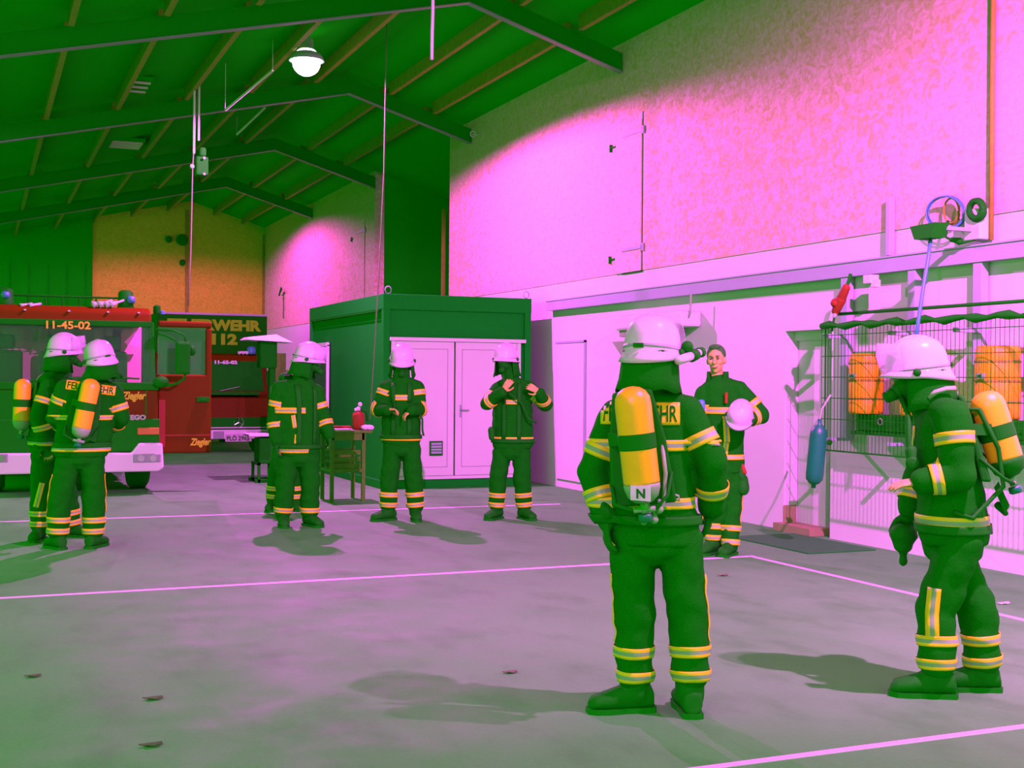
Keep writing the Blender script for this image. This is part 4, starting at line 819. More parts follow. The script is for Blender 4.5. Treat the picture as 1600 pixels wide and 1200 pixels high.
def apparatus(parent, top, bot, r, back, label='', cap='bottle', fcap=False, rear=True, sticker=None, strapm='rubber'):
    """air cylinder on a back plate. back = direction pointing away from the wearer's back"""
    top, bot, back = V(top), V(bot), V(back).normalized(); d = (bot-top).normalized(); L_ = (bot-top).length; s = d.cross(back).normalized()
    b = MB(); c = top.lerp(bot, .5)-back*(r+.035)
    q = lambda a, e, f: top+d*a+s*e-back*(r+.015+f)
    b.loft([[q(.02, -.09, 0), q(.02, .09, 0), q(.02, .09, .03), q(.02, -.09, .03)], [q(.25, -.13, 0), q(.25, .13, 0), q(.25, .13, .035), q(.25, -.13, .035)], [q(L_+.02, -.15, 0), q(L_+.02, .15, 0), q(L_+.02, .15, .05), q(L_+.02, -.15, .05)]])
    ap = b.build('breathing_apparatus', 'rubber', parent, bevel=.012)
    b = MB(); b.lathe(top, [(.01, 0), (r*.45, .006), (r*.75, .022), (r*.95, .05), (r, .085), (r, L_-.10), (r, L_-.09)], axis=d, n=32); cy = b.build('air_cylinder', 'bottle', ap, smooth=True)
    b = MB(); b.lathe(top, [(r*.999, L_-.092), (r*.995, L_-.07), (r*.85, L_-.03), (r*.5, L_-.005), (.022, L_)], axis=d, n=32); b.build('cylinder_foot', 'silver' if not fcap else 'rubber', cy, smooth=True)
    if r > 0 and cap == 'dark':
        b = MB(); b.lathe(top, [(.01, -.006), (r*.6, .0), (r*1.03, .04), (r*1.03, .09)], axis=d, n=28); b.build('cylinder_cover', 'rubber', cy, smooth=True)
    b = MB(); b.lathe(top, [(r*1.0, L_*.40), (r*1.045, L_*.405), (r*1.045, L_*.405+.065), (r, L_*.405+.07)], axis=d, n=32, cap=False); a_ = top+d*L_*.44
    b.loft([[a_+s*sg*r*.9-back*.0+d*(-.03), a_+s*sg*r*.9+d*.03, a_+s*sg*(r+.05)-back*(r+.03)+d*.03, a_+s*sg*(r+.05)-back*(r+.03)-d*.03] for sg in (1,)]+[[a_+s*1*r*.9-back*.01-d*.03, a_+s*r*.9-back*.01+d*.03, a_+s*(r+.04)-back*(r+.04)+d*.03, a_+s*(r+.04)-back*(r+.04)-d*.03]])
    b.build('cylinder_strap', strapm, ap, smooth=False)
    b = MB(); b.tube([bot-d*.01, bot+d*.045], .018, 12); b.tube([bot+d*.03-s*.05, bot+d*.03+s*.05], .013, 10); b.build('valve', 'silver', ap, smooth=True)
    b = MB(); b.lathe(bot+d*.05, [(.03, 0), (.032, .01), (.032, .03), (.024, .036)], axis=d, n=16); b.build('valve_knob', 'teal', ap, smooth=True)
    b = MB(); b.tube([bot+d*.03+s*.05, bot+s*.13-back*.04+d*.0, bot+s*.14-back*.12-d*.1], .010, 8); b.build('pressure_hose', 'rubber', ap, smooth=True); b = MB(); b.tube([bot+d*.03-s*.05, bot-s*.11-back*.04-d*.02, bot-s*.14-back*.10-d*.12], .008, 8); b.build('pressure_hose', 'rubber', ap, smooth=True)
    return ap, cy

def person(P0, label, J, torso, face, **k):
    """J(px, py, v): joint given by where it shows in the photograph and how far it is in front of the person's own depth"""
    P = V(P0); vd = V((-P.x, -P.y, 0)).normalized(); ud = V((-vd.y, vd.x, 0)); ud = ud if ud.dot(r0) > 0 else -ud
    dep0 = (P-EYE).dot(fw)
    def at(px, py, v=0):
        d = ray(px, py); plane = P+vd*v; t = (plane-EYE).dot(vd)/d.dot(vd); return EYE+d*t-P
    S = dep0/F_PX     # metres per pixel here
    g = {n: at(*p) for n, p in J.items()}
    F = (ud*face[0]+vd*face[1]).normalized()      # where the chest points
    hf = k.get('head_face', face); HF = (ud*hf[0]+vd*hf[1]).normalized()
    bare = k.get('bare', ()); seed = k.get('seed', 1); vx = .0065
    R = dict(ua=.072, el=.068, fa=.060, th=.102, kn=.094, an=.080); R.update(k.get('R', {}))
    # torso rings: (px, py, half width px, depth m, v)
    def rings(sc_, grow=0):
        out = []
        for (px, py, hw, dd, v) in torso:
            c = at(px, py, v); hwm = hw*S*sc_; out.append([c+ud*math.cos(a)*hwm+vd*math.sin(a)*dd*sc_ for a in [2*PI*i/28 for i in range(28)]])
        return out
    # ---- body: one continuous surface, skin
    b = MB(); hc = g['head']
    hm = basis(HF, k.get('tilt', 0), k.get('hroll', 0), hc)
    b.loft(rings(.80)); 
    hm = hm @ Matrix.Scale(k.get('headscale', 1.0), 4)
    def hb(p): return hm @ V(p)
    b2 = MB(); b2.ball((0, -.012, .025), (.073, .092, .098)); b2.ball((0, .018, -.045), (.056, .068, .068)); b2.ball((0, .052, -.088), (.026, .022, .022))
    b2.capsule((0, .085, .015), (0, .102, -.022), .010, .015); b2.ball((0, .088, .034), (.05, .012, .010)); b2.ball((0, .082, -.058), (.026, .014, .012))
    for sx in (-1, 1): b2.ball((sx*.035, .060, -.012), (.026, .026, .030)); b2.ball((sx*.0745, -.008, -.005), (.010, .019, .032)); b2.ball((sx*.013, .092, -.024), (.009, .010, .009))
    b.add([hb(p) for p in b2.v], b2.f)
    neck = g.get('neck', hc+V((0, 0, -.20))); b.capsule(hc+V((0, 0, -.07))-HF*.02, neck+V((0, 0, -.05)), .055, .062)
    for s_ in ('l', 'r'):
        b.capsule(g['sh'+s_], g['el'+s_], .050, .042); b.capsule(g['el'+s_], g['wr'+s_], .042, .027)
        hd = k['hand'+s_]; dvec = ud*hd[0]+vd*hd[1]+V((0, 0, hd[2])); nvec = ud*hd[3]+vd*hd[4]+V((0, 0, hd[5]))
        hand(b, g['wr'+s_], dvec, nvec, hd[6], 1.0, hd[7], 1.0)
        b.capsule(g['hip'+s_], g['kn'+s_], .080, .056); b.capsule(g['kn'+s_], g['an'+s_], .054, .038)
        t = k['toe'+s_]; td = (ud*t[0]+vd*t[1]).normalized(); b.capsule(g['an'+s_], V((g['an'+s_].x, g['an'+s_].y, .06))+td*.05, .034, .028)
    me = remesh(b, 'person', vx, 2); body = link(me, 'person', 'skin'); body.location = P; tag(body, label, 'person')
    # ---- trousers
    b = MB(); hl, hr = g['hipl'], g['hipr']; top = torso[-1]; c = at(top[0], top[1]-14*.004/S*0, top[4])
    hipc = (hl+hr)/2; HW = k.get('hipw', min(.20, top[2]*S))
    for dz_, kk in ((.0, 1),):
        b.loft([[hipc+V((0, 0, z))+ud*math.cos(a)*w_+vd*math.sin(a)*dd for a in [2*PI*i/24 for i in range(24)]] for z, w_, dd in ((.16, HW*.86, .12), (.04, HW*.95, .14), (-.06, HW*.86, .135), (-.12, .08, .09))])
    for s_ in ('l', 'r'):
        b.capsule(g['hip'+s_], g['kn'+s_], R['th'], R['kn'], 20); a0_ = g['kn'+s_].lerp(g['an'+s_], 1.0); b.capsule(g['kn'+s_], a0_, R['kn'], R['an'], 20)
    me = remesh(b, 'trousers', .012, 3, .012, 7, seed); tr = link(me, 'trousers', 'suit', body); tt = bvh(me)
    for s_ in ('l', 'r'):
        kn, an = g['kn'+s_], g['an'+s_]; ax = an-kn
        for t in k.get('legbands', (.62, .92)): band(tt, kn+ax*t, ax, .026, R['kn']+.05, body)
        if k.get('side', True):
            hp = g['hip'+s_]; sd = k.get('sidedir', {'l': -ud, 'r': ud})[s_] if not k.get('sidepx') else None
            if sd is not None: strip(tt, [hp.lerp(kn, .45), kn.lerp(an, .1), kn.lerp(an, .45)], .05, sd, body)
    # ---- boots
    for s_ in ('l', 'r'):
        t = k['toe'+s_]; td = (ud*t[0]+vd*t[1]).normalized(); an = g['an'+s_]; gx = V((an.x, an.y, 0)); sd = V((-td.y, td.x, 0)); b = MB()
        b.capsule(an+V((0, 0, .10)), gx+V((0, 0, .09)), .078, .068, 16); fl = t[2] if len(t) > 2 else 0
        def fr(dd, w_, h_, z0=.012): return [gx+td*dd*1.1+sd*w_*1.14*math.cos(a)+V((0, 0, z0+h_*1.12*(.5+.5*math.sin(a))+fl*max(0, -dd+.1))) for a in [2*PI*i/20 for i in range(20)]]
        b.loft([fr(-.085, .02, .05), fr(-.075, .042, .10), fr(-.02, .048, .12), fr(.06, .048, .105), fr(.13, .054, .08), fr(.185, .046, .065), fr(.205, .02, .04)])
        me = remesh(b, 'boot', .009, 3, .003, 14, seed); bo = link(me, 'boot', 'rubber', body)
        b = MB()
        def so(dd, w_, z): return (gx+td*dd*1.1+sd*w_*1.12+V((0, 0, z)))
        o_ = [(-.092, .02), (-.08, .044), (-.02, .046), (.05, .044), (.12, .056), (.18, .050), (.212, .022)]
        lp = [(a, w_) for a, w_ in o_]+[(a, -w_) for a, w_ in o_[::-1]]
        b.loft([[so(a, w_, .0) for a, w_ in lp], [so(a, w_, .026) for a, w_ in lp]]); b.build('sole', 'dark', bo)
    # ---- jacket
    b = MB(); b.loft(rings(1.0))
    for s_ in ('l', 'r'):
        b.capsule(g['sh'+s_], g['el'+s_], R['ua'], R['el'], 20); b.capsule(g['el'+s_], g['el'+s_].lerp(g['wr'+s_], .93), R['el'], R['fa'], 20)
        b.capsule(g['sh'+s_], neck+V((0, 0, -.03)), R['ua']*.95, .06, 18)
    b.capsule(neck+V((0, 0, -.05)), neck+V((0, 0, .035 if k.get('hood', True) else -.035)), .092, .078, 20)
    me = remesh(b, 'jacket', .012, 3, k.get('wr', .011), 6, seed+9); ja = link(me, 'jacket', 'suit', body); jt = bvh(me)
    for s_ in ('l', 'r'):
        sh_, el, wr = g['sh'+s_], g['el'+s_], g['wr'+s_]
        band(jt, sh_.lerp(el, k.get('ub'+s_, .62)), el-sh_, .030, R['ua']+.035, ja); band(jt, el.lerp(wr, k.get('fb'+s_, .62)), wr-el, .028, R['el']+.03, ja)
    for (py, arc, a0, hh) in k.get('waist', ()):
        i = min(range(len(torso)), key=lambda i: abs(torso[i][1]-py)); c = at(torso[i][0], py, torso[i][4])
        band(jt, c, (0, 0, 1), hh, .34, ja, n=64 if arc is None else 30, arc=arc, a0=a0 or 0, face=vd)
    for (x0, y0, x1, y1, wd) in k.get('ribbons', ()): strip(jt, [at(x0, y0), at(x1, y1)], wd, vd, ja)
    # ---- head gear
    if k.get('hood', True):
        b = MB(); b.ball(hb((0, -.022, .0)), (.096, .090, .125)); b.capsule(hb((0, -.005, -.05)), neck+V((0, 0, .0)), .088, .10)
        if not k.get('mask', True):
            pass
        me = remesh(b, 'hood', .012, 3, .004, 9, seed); link(me, 'hood', 'suit', body)
    if k.get('mask', True): face_mask(hm, body)
    if k.get('helmet', True): helmet(hm, body, k.get('visor', 'up'), k.get('torch'), k.get('flap', True), k.get('hs', 1.12))
    # ---- gloves
    for s_ in ('l', 'r'):
        if s_ in bare: continue
        hd = k['hand'+s_]; dvec = (ud*hd[0]+vd*hd[1]+V((0, 0, hd[2]))).normalized(); nvec = ud*hd[3]+vd*hd[4]+V((0, 0, hd[5])); b = MB()
        hand(b, g['wr'+s_]+dvec*.005, dvec, nvec, hd[6], 1.12, hd[7], 1.38); b.capsule(g['wr'+s_]-dvec*.05, g['wr'+s_]+dvec*.02, .046, .042)
        me = remesh(b, 'glove', .007, 2, .002, 18, seed); link(me, 'glove', 'rubber', body)
    # ---- harness
    if k.get('tank'):
        (tx, ty, tv), (bx, by, bv), r_, bk = k['tank']; B_ = (ud*bk[0]+vd*bk[1]).normalized()
        ap, cy = apparatus(body, at(tx, ty, tv), at(bx, by, bv), r_, B_, cap=k.get('tcap'), fcap=k.get('fcap', False))
        for s_ in (('l', 'r') if k.get('straps', True) else ()):
            n_ = F; o = V((0, 0, 0)); a1 = g['sh'+s_].lerp(neck, .48); c0 = at(torso[2][0], torso[2][1], torso[2][4]); sgn = 1 if s_ == 'r' else -1; sx = (g['sh'+s_]-neck).normalized()
            low = V((a1.x, a1.y, g['hipl'].z+.12))
            strip(jt, [a1+V((0, 0, .0)), low], .045, n_, ap, 'shoulder_strap', ('rubber',), off=.014)
        hc_ = (g['hipl']+g['hipr'])/2
        band(jt, V((c.x, c.y, g['hipl'].z+.10)), (0, 0, 1), .022, .34, ap, 'waist_belt', n=48, mats=('rubber',), face=vd, off=.014, rows=(-1, 0, 1))
        k_ = k
    return dict(body=body, at=at, g=g, ud=ud, vd=vd, jt=jt, ja=ja, tt=tt, P=P, F=F, HF=HF, S=S, hm=hm, tr=tr)
DN = (0, 0, -1)
# nearest firefighter, seen from behind
A1 = person(on_floor(1012, 1112), 'firefighter seen from behind with a torch on the white helmet, nearest to the camera',
    dict(head=(1018, 553, 0), neck=(1012, 612, 0), shl=(962, 650, 0), shr=(1072, 645, 0), ell=(928, 738, 0), elr=(1110, 722, .02), wrl=(947, 808, .05), wrr=(1112, 795, -.10),
         hipl=(988, 842, 0), hipr=(1060, 842, 0), knl=(992, 962, 0), knr=(1075, 962, 0), anl=(992, 1052, 0), anr=(1078, 1052, .02)),
    [(1012, 600, 18, .07, 0), (1012, 618, 42, .10, 0), (1012, 645, 62, .125, 0), (1013, 690, 66, .14, 0), (1016, 740, 64, .14, 0), (1020, 790, 66, .145, 0), (1024, 832, 70, .15, 0), (1026, 850, 66, .145, 0)],
    (.1, -1), head_face=(.42, -1), tilt=.10, torch=1, handl=(.05, .1, -1, 1, -.2, 0, -1, .5), handr=(-.2, -.3, -1, -1, -.3, 0, 1, .5), toel=(-.85, .25), toer=(-.15, -.9),
    waist=((694, None, 0, .026), (783, None, 0, .026)), tank=((986, 604, .32), (1006, 786, .30), .083, (0, 1)), straps=False, seed=1, mask=False, R=dict(th=.108, kn=.098, an=.088, ua=.085, el=.082, fa=.068), visor='up', legbands=(.60, 1.02), ubl=.62, ubr=.55, fbl=.5, fbr=.55)
at = A1['at']; decal(A1['jt'], at(1000, 646, .1), A1['ud'], V((0, 0, 1)), .37, .105, A1['ja'], 'FEUERWEHR', .09)
# sticker on the cylinder foot, inspection labels, hanging gauges
d_ = (at(1006, 786, .3)-at(986, 604, .32)).normalized(); c_ = at(1001, 771, .39)
b = MB(); b.loft([[c_+A1['ud']*a+V((0, 0, e)) for a, e in ((-.045, -.03), (.045, -.035), (.045, .03), (-.045, .035))], [c_-A1['vd']*.02+A1['ud']*a+V((0, 0, e)) for a, e in ((-.045, -.03), (.045, -.035), (.045, .03), (-.045, .035))]]); nl = b.build('cylinder_label', 'cloth', A1['body'])
text('letter_mark', 'N', A1['P']+c_+A1['vd']*.004, A1['ud'], (0, 0, 1), .055, 'suit', nl, bold=.002)
b = MB(); 
for k, (x, y) in enumerate(((1012, 800), (1022, 812), (1006, 815), (1030, 796))): b.ball(at(x, y, .26), .016+.004*(k % 2)); b.tube([at(x, y-16, .26), at(x, y, .26)], .008)
b.build('pressure_fittings', 'silver', A1['body'], smooth=True)
b = MB(); b.tube([at(1034, 690, .20), at(1040, 740, .22), at(1036, 790, .2), at(1020, 808, .24)], .010); b.tube([at(1050, 772, .19), at(1060, 775, .19), at(1062, 782, .19), at(1050, 780, .19), at(1046, 774, .19)], .006); b.build('hose_and_buckle', 'silver', A1['body'], smooth=True)

# firefighter at the right, seen from the side
A2 = person(on_floor(1482, 1082), 'firefighter in side view at the right edge, walking left with a tilted orange air bottle',
    dict(head=(1436, 583, 0), neck=(1452, 622, 0), shl=(1468, 655, -.19), shr=(1488, 652, .20), ell=(1440, 735, -.26), elr=(1498, 742, .24), wrl=(1422, 800, -.20), wrr=(1440, 752, .26),
         hipl=(1480, 850, -.09), hipr=(1500, 850, .09), knl=(1528, 955, -.09), knr=(1462, 955, .10), anl=(1534, 1030, -.10), anr=(1464, 1036, .12)),
    [(1462, 612, 16, .08, 0), (1474, 636, 36, .16, 0), (1478, 665, 48, .20, 0), (1480, 710, 52, .21, 0), (1484, 760, 50, .20, 0), (1488, 800, 52, .20, 0), (1490, 835, 54, .20, 0), (1492, 850, 50, .18, 0)],
    (-1, .12), tilt=.14, handl=(-.1, 0, -1, -.2, 1, 0, 1, 1.1), handr=(-1, .1, -.15, 0, -.3, -1, -1, .35), bare=('r',), toel=(-.9, .25), toer=(-1, .2),
    waist=((812, None, 0, .03),), tank=((1537, 612, .02), (1580, 745, .02), .085, (1, 0)), fcap=True, seed=2, R=dict(th=.112, kn=.098, an=.090, ua=.092, el=.086, fa=.072), side=False, legbands=(.55, 1.0), ubl=.3, ubr=.38, fbl=.6, fbr=.6, straps=False, visor='up')
at = A2['at']
strip(A2['tt'], [at(1461, 910), at(1457, 950), at(1458, 990)], .065, A2['vd'], A2['body'])
strip(A2['jt'], [at(1440, 665), at(1436, 720)], .05, A2['vd']-A2['ud']*1.0, A2['ja'])
b = MB(); b.tube([at(1452, 622, .13), at(1462, 613, .14), at(1478, 608, .13), at(1492, 607, .10)], .014, 8); b.build('collar_stripe', 'silver', A2['body'], smooth=True)
b = MB(); b.capsule(at(1412, 838, -.16), at(1411, 850, -.16), .075, .05); b.capsule(at(1411, 850, -.16), at(1411, 878, -.16), .024, .022); q = MB()
me = remesh(b, 'held_gloves', .01, 3, .006, 12, 3); o = link(me, 'held_gloves', 'rubber'); o.location = A2['P']; tag(o, 'bundle of dark gloves hanging from the far hand of the side-on firefighter', 'gloves')
b = MB(); b.tube([at(1500, 640, .1), at(1530, 640, .12), at(1560, 700, .12), at(1568, 760, .1), at(1520, 810, .2), at(1490, 800, .23)], .012); b.tube([at(1404, 612, 0), at(1420, 650, .12), at(1420, 700, .16), at(1432, 740, .16)], .014); b.build('air_hose', 'rubber', A2['body'], smooth=True)
b = MB(); b.loft([[at(x, y, v) for x, y in ((1553, 762), (1560, 752), (1578, 790), (1570, 804))] for v in (-.03, .05)]); b.capsule(at(1560, 790), at(1571, 802), .02, .014); b.build('valve_guard', 'rubber', A2['body'])
b = MB(); b.lathe(at(1426, 724, .18), [(.02, 0), (.034, .004), (.034, .016), (.02, .02)], axis=A2['vd'], n=18); b.capsule(at(1424, 705, .16), at(1426, 720, .17), .03, .03); b.build('pressure_gauge', 'rubber', A2['body'], smooth=True)
b = MB(); b.tube([at(1407, 548, .17), at(1378, 552, .16), at(1372, 560, .12)], .004); b.build('visor_edge', 'visor', A2['body'])

# bare-headed firefighter holding a helmet
A3 = person(on_floor(1131, 866), 'bare-headed smiling firefighter with short dark hair holding a white helmet by the wall',
    dict(head=(1119, 563, 0), neck=(1121, 590, 0), shl=(1100, 616, 0), shr=(1155, 610, 0), ell=(1092, 662, .05), elr=(1188, 648, .03), wrl=(1096, 712, .1), wrr=(1163, 657, .18),
         hipl=(1118, 738, 0), hipr=(1144, 738, 0), knl=(1116, 795, 0), knr=(1143, 795, 0), anl=(1114, 838, 0), anr=(1141, 846, .04)),
    [(1122, 590, 10, .08, 0), (1124, 602, 24, .11, 0), (1127, 625, 34, .14, 0), (1128, 660, 34, .15, 0), (1128, 700, 34, .15, 0), (1129, 728, 34, .15, 0), (1130, 738, 30, .14, 0)],
    (-.25, 1), head_face=(-.15, 1), hood=False, mask=False, helmet=False, handl=(.1, .2, -1, .3, 1, 0, 1, .4), handr=(-.8, .4, -.1, 0, -.4, 1, 1, .7), toel=(-.5, .8), toer=(-.3, .9),
    waist=((641, 2.4, 0, .030), (713, 2.6, 0, .022)), ribbons=((1134, 650, 1136, 690, .055), (1135, 690, 1132, 712, .05)), seed=3, legbands=(.60, 1.02), ubl=.5, ubr=.62, fbl=.5, fbr=.45, R=dict(ua=.085, el=.085, fa=.068), hroll=.06, side=True, headscale=1.07)
at = A3['at']; hm = A3['hm']
b = TB(); b.ball((0, -.022, .052), (.083, .098, .086)); b.ball((0, .045, .112), (.05, .03, .024))
v = [p for p in b.v]
me_b = TB(); me_b.v = [(p[0], min(p[1], .062+.4*(p[2]-.1) if p[2] > .07 else .02+(p[2]+.02)*.2), max(p[2], -.035)) for p in v]; me_b.f = b.f; me_b.m = b.m
me_b.done(hm, 'hair', 'hair', A3['body'], smooth=True)
for sx in (-1, 1):
    b = TB(); b.ball((sx*.031, .083, .012), (.013, .008, .0065), n=12, m=8); b.done(hm, 'eye', 'eye', A3['body'], smooth=True)
    b = TB(); b.tube([(sx*.014, .098, .031), (sx*.030, .098, .036), (sx*.048, .086, .030)], [.003, .0048, .003], 6); b.done(hm, 'eyebrow', 'brow', A3['body'], smooth=True)
b = TB(); b.tube([(-.026, .086, -.054), (-.012, .096, -.060), (0, .098, -.061), (.012, .096, -.060), (.026, .086, -.054)], [.003, .005, .0055, .005, .003], 6); b.done(hm, 'mouth', 'lip', A3['body'], smooth=True)
g = A3['g']; nk = g['neck']; rr = []
for z, r_, gap in ((-.06, .115, .5), (.0, .100, .7), (.055, .098, .85)):
    rr.append([nk+V((0, 0, z))+(A3['HF']*math.cos(a)+A3['HF'].cross(V((0, 0, 1)))*math.sin(a))*r_ - A3['HF']*.015 for a in [gap+(2*PI-2*gap)*k/24 for k in range(25)]])
b = MB(); b.add([p for q in rr for p in q], [(i*25+k, i*25+k+1, (i+1)*25+k+1, (i+1)*25+k) for i in range(2) for k in range(24)]); cl = b.build('collar', 'suit', A3['body'], smooth=True); so = cl.modifiers.new('t', 'SOLIDIFY'); so.thickness = .012
hp = at(1156, 650, .30)
ho = empty('firefighter_helmet', A3['P']+hp, 'white firefighter helmet held in the arm of the bare-headed man', 'helmet')
helmet(basis(A3['vd']-A3['ud']*.35, .85, -.35), ho, 'none', None, False, .95)
b = MB(); b.capsule(at(1159, 748, .02), at(1161, 764, .02), .052, .06); b.capsule(at(1156, 732, .05), at(1158, 745, .04), .035, .045); me = remesh(b, 'belt_pouch', .01, 3, .004, 12, 4); link(me, 'belt_pouch', 'rubber', A3['body'])
b = MB(); b.capsule(at(1160, 728, .06), at(1163, 738, .06), .018, .022); b.build('red_tag', 'redm', A3['body'], smooth=True)
b = MB(); b.box(at(1134, 622, .17)-V((.01, .01, .045)), at(1134, 622, .17)+V((.012, .01, .05))); b.build('radio_strap', 'redm', A3['body'])
b = MB(); b.capsule(at(1096, 630, .16), at(1096, 648, .16), .035, .03); b.build('blue_radio', 'blue', A3['body'], smooth=True)

# firefighter looking down at the hands
A4 = person(on_floor(628, 813), 'firefighter facing the camera, head bowed over bare hands, in front of the white container doors',
    dict(head=(628, 563, 0), neck=(627, 590, 0), shl=(603, 606, 0), shr=(652, 606, 0), ell=(590, 640, .04), elr=(657, 640, .04), wrl=(605, 640, .24), wrr=(643, 641, .24),
         hipl=(614, 696, 0), hipr=(642, 696, 0), knl=(609, 745, 0), knr=(646, 745, 0), anl=(607, 789, 0), anr=(649, 789, 0)),
    [(627, 588, 10, .08, 0), (627, 597, 22, .11, 0), (627, 615, 30, .14, 0), (627, 640, 30, .15, 0), (627, 668, 30, .15, 0), (627, 686, 31, .15, 0), (627, 694, 28, .14, 0)],
    (0, 1), tilt=.45, visor='none', handl=(.9, .2, .0, .1, .2, -1, 1, 1.0), handr=(-.7, .1, -.5, -.2, -.2, -1, -1, .8), bare=('l', 'r'), toel=(-.8, .6), toer=(.1, 1),
    waist=((621, 1.1, 0, .03), (684, 2.8, 0, .026)), seed=4, tank=((628, 600, -.24), (628, 688, -.26), .083, (0, -1)), legbands=(.62, .98), ubl=.25, ubr=.25, fbl=.1, fbr=.1, side=False, R=dict(th=.105, kn=.103, an=.092, ua=.085, el=.08, fa=.066))
at = A4['at']; b = MB(); b.tube([at(652, 640, .15), at(660, 655, .15), at(660, 672, .12), at(662, 681, .12)], .012); b.build('air_hose', 'rubber', A4['body'], smooth=True)
# firefighter adjusting the mask
A5 = person(on_floor(797, 811), 'masked firefighter facing the camera, both hands raised, before the right container door',
    dict(head=(791, 562, 0), neck=(798, 590, 0), shl=(778, 608, 0), shr=(824, 605, 0), ell=(762, 630, .10), elr=(852, 632, .05), wrl=(786, 611, .24), wrr=(843, 613, .2),
         hipl=(785, 702, 0), hipr=(815, 702, 0), knl=(778, 750, 0), knr=(816, 750, 0), anl=(776, 789, 0), anr=(819, 789, 0)),
    [(799, 588, 10, .08, 0), (800, 597, 22, .11, 0), (801, 615, 30, .14, 0), (801, 640, 31, .15, 0), (801, 670, 32, .15, 0), (801, 692, 33, .15, 0), (800, 700, 30, .14, 0)],
    (0, 1), head_face=(-.35, 1), tilt=.12, visor='none', handl=(.5, .1, .75, .2, -1, 0, -1, .5), handr=(-.75, .3, .45, 0, -1, -.3, 1, .4), bare=('l', 'r'), toel=(-.5, .9), toer=(.5, .9),
    waist=((628, 1.0, 0, .024), (686, 2.8, 0, .026)), seed=5, tank=((800, 600, -.24), (800, 690, -.26), .083, (0, -1)), legbands=(.6, .98), ubl=.6, ubr=.55, fbl=.2, fbr=.35, side=False, R=dict(th=.103, kn=.101, an=.088, ua=.085, el=.08, fa=.062))
at = A5['at']; b = MB(); b.tube([at(786, 585, .2), at(790, 610, .2), at(815, 630, .2), at(826, 655, .18), at(838, 660, .16)], .012); b.tube([at(772, 640, .2), at(772, 672, .2)], .010); b.capsule(at(768, 672, .18), at(768, 684, .18), .04, .03); b.build('air_hose', 'rubber', A5['body'], smooth=True)
# firefighter looking right, left of the container
A6 = person(on_floor(463, 822), 'masked firefighter turned to the right with arms hanging, left of the container',
    dict(head=(481, 562, 0), neck=(472, 592, 0), shl=(438, 608, 0), shr=(494, 612, 0), ell=(429, 655, 0), elr=(506, 655, 0), wrl=(432, 690, .06), wrr=(514, 680, .06),
         hipl=(452, 712, 0), hipr=(482, 712, 0), knl=(446, 755, 0), knr=(485, 755, 0), anl=(442, 798, 0), anr=(484, 798, 0)),
    [(472, 590, 12, .08, 0), (468, 600, 28, .11, 0), (466, 618, 36, .14, 0), (465, 645, 36, .15, 0), (465, 675, 35, .15, 0), (466, 702, 34, .15, 0), (466, 712, 30, .14, 0)],
    (.55, 1), head_face=(1, .25), tilt=.2, handl=(.1, .1, -1, 1, 0, 0, -1, .5), handr=(.1, .1, -1, -1, 0, 0, 1, .5), toel=(.1, 1), toer=(.5, .8),
    waist=((641, 1.7, -.35, .03), (703, 1.9, -.3, .026)), ribbons=((458, 648, 461, 668, .045), (464, 678, 463, 692, .045)), seed=6, tank=((447, 583, -.20), (446, 690, -.22), .08, (-.5, -1)), tcap='dark', legbands=(.97,), ubl=.5, ubr=.5, fbl=.3, fbr=.3, side=False, R=dict(th=.108, kn=.105, an=.098, ua=.09, el=.082, fa=.068))
# firefighter hidden behind him
A7 = person(on_floor(443, 798), 'mostly hidden firefighter, striped trouser legs showing behind the one left of the container',
    dict(head=(455, 592, 0), neck=(455, 615, 0), shl=(437, 630, 0), shr=(473, 630, 0), ell=(434, 665, 0), elr=(476, 665, 0), wrl=(437, 694, .06), wrr=(474, 694, .06),
         hipl=(440, 700, 0), hipr=(460, 700, 0), knl=(430, 742, 0), knr=(460, 742, 0), anl=(426, 780, 0), anr=(462, 780, 0)),
    [(455, 612, 8, .08, 0), (455, 619, 16, .11, 0), (455, 636, 24, .13, 0), (453, 660, 24, .14, 0), (451, 686, 24, .14, 0), (450, 700, 22, .13, 0)],
    (0, 1), helmet=False, mask=False, handl=(.1, .1, -1, 1, 0, 0, -1, .5), handr=(.1, .1, -1, -1, 0, 0, 1, .5), toel=(-.2, 1), toer=(.2, 1), legbands=(.55, .88), seed=7, side=False, R=dict(an=.078, kn=.085))
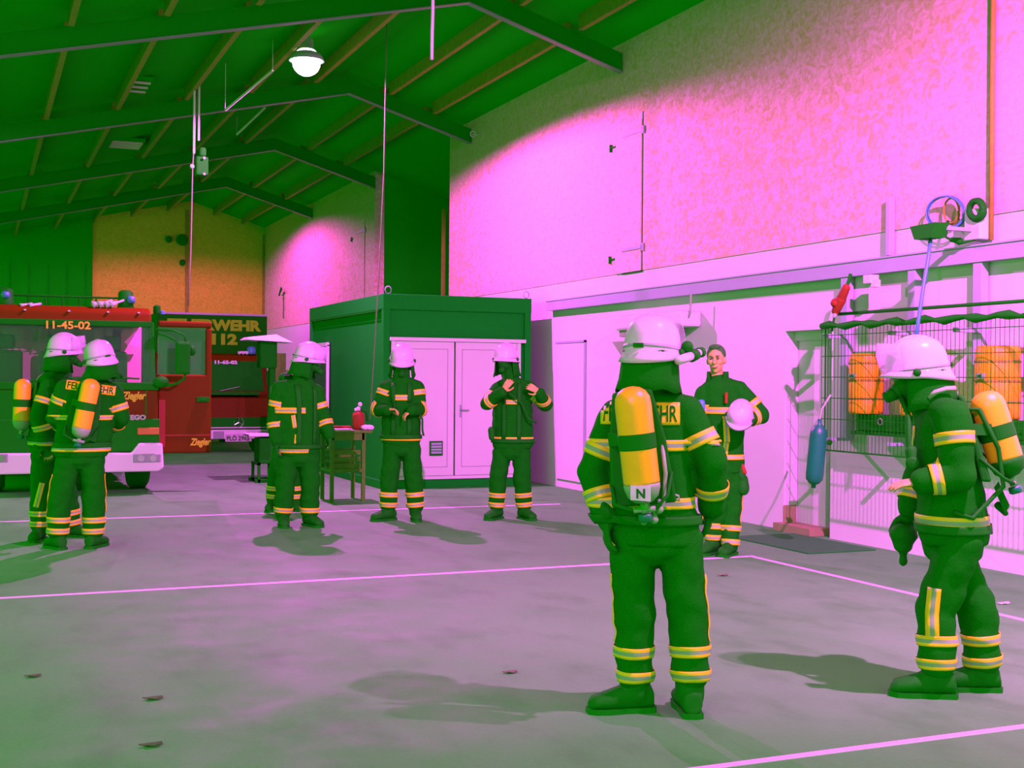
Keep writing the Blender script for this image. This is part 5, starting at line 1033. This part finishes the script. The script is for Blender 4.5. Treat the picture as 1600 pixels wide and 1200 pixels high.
# the pair at the left edge
A8 = person(on_floor(122, 857), 'firefighter seen from behind with leaning air bottle, front one of the pair by the truck',
    dict(head=(157, 563, 0), neck=(144, 594, 0), shl=(102, 608, 0), shr=(178, 614, 0), ell=(86, 652, -.05), elr=(190, 652, 0), wrl=(104, 672, -.24), wrr=(172, 668, -.22),
         hipl=(108, 712, 0), hipr=(144, 712, 0), knl=(94, 775, 0), knr=(146, 775, 0), anl=(91, 829, 0), anr=(146, 829, 0)),
    [(144, 590, 13, .08, 0), (142, 600, 36, .11, 0), (139, 618, 44, .13, 0), (136, 650, 42, .14, 0), (131, 680, 42, .14, 0), (127, 704, 43, .15, 0), (126, 714, 38, .14, 0)],
    (-.3, -1), head_face=(-.45, -1), hroll=-.16, tilt=.12, mask=False, handl=(.8, -.6, 0, 0, -.4, -1, 1, .5), handr=(-.9, -.4, 0, 0, -.4, -1, -1, .5), toel=(-.4, -.8), toer=(.5, -.9),
    waist=((652, None, 0, .022), (700, None, 0, .028)), tank=((144, 592, .28), (124, 684, .28), .082, (0, 1)), straps=False, seed=8, legbands=(.68, 1.0), ubl=.4, ubr=.6, fbl=.5, fbr=.5, R=dict(th=.110, kn=.106, an=.094, ua=.088, el=.082, fa=.066))
at = A8['at']; x_ = (A8['ud']-V((0, 0, .14))).normalized(); decal(A8['jt'], at(142, 606, .1), x_, V((0, 0, 1))+A8['ud']*.14, .43, .085, A8['ja'], 'FEUERWEHR', .08)
A9 = person(on_floor(72, 842), 'firefighter facing right with an air bottle, rear one of the pair by the truck',
    dict(head=(99, 551, 0), neck=(92, 578, 0), shl=(78, 602, .18), shr=(96, 602, -.18), ell=(60, 650, .22), elr=(104, 650, -.2), wrl=(72, 695, .2), wrr=(122, 640, -.15),
         hipl=(66, 702, .09), hipr=(84, 702, -.09), knl=(64, 765, .09), knr=(104, 765, -.09), anl=(62, 818, .09), anr=(112, 816, -.09)),
    [(88, 575, 9, .08, 0), (84, 588, 22, .16, 0), (80, 608, 28, .20, 0), (76, 640, 28, .20, 0), (74, 670, 28, .20, 0), (74, 696, 28, .19, 0), (74, 708, 25, .17, 0)],
    (1, .1), tilt=.05, handl=(.2, .1, -1, 0, 1, 0, 1, .6), handr=(1, 0, -.1, 0, 0, -1, 1, .5), toel=(-.3, 1), toer=(.8, .5),
    waist=((690, None, 0, .028),), tank=((36, 592, .06), (33, 672, .06), .080, (-1, .1)), seed=9, legbands=(.70, 1.0), ubl=.52, ubr=.5, fbl=.4, fbr=.5, side=False, straps=False, R=dict(th=.105, kn=.1, an=.09, ua=.088, el=.082, fa=.068))
at = A9['at']; strip(A9['tt'], [at(66, 752), at(60, 775), at(56, 790)], .05, A9['vd'], A9['body']); strip(A9['jt'], [at(56, 585), at(74, 580)], .03, (0, 0, 1), A9['ja'], mats=('silver',))
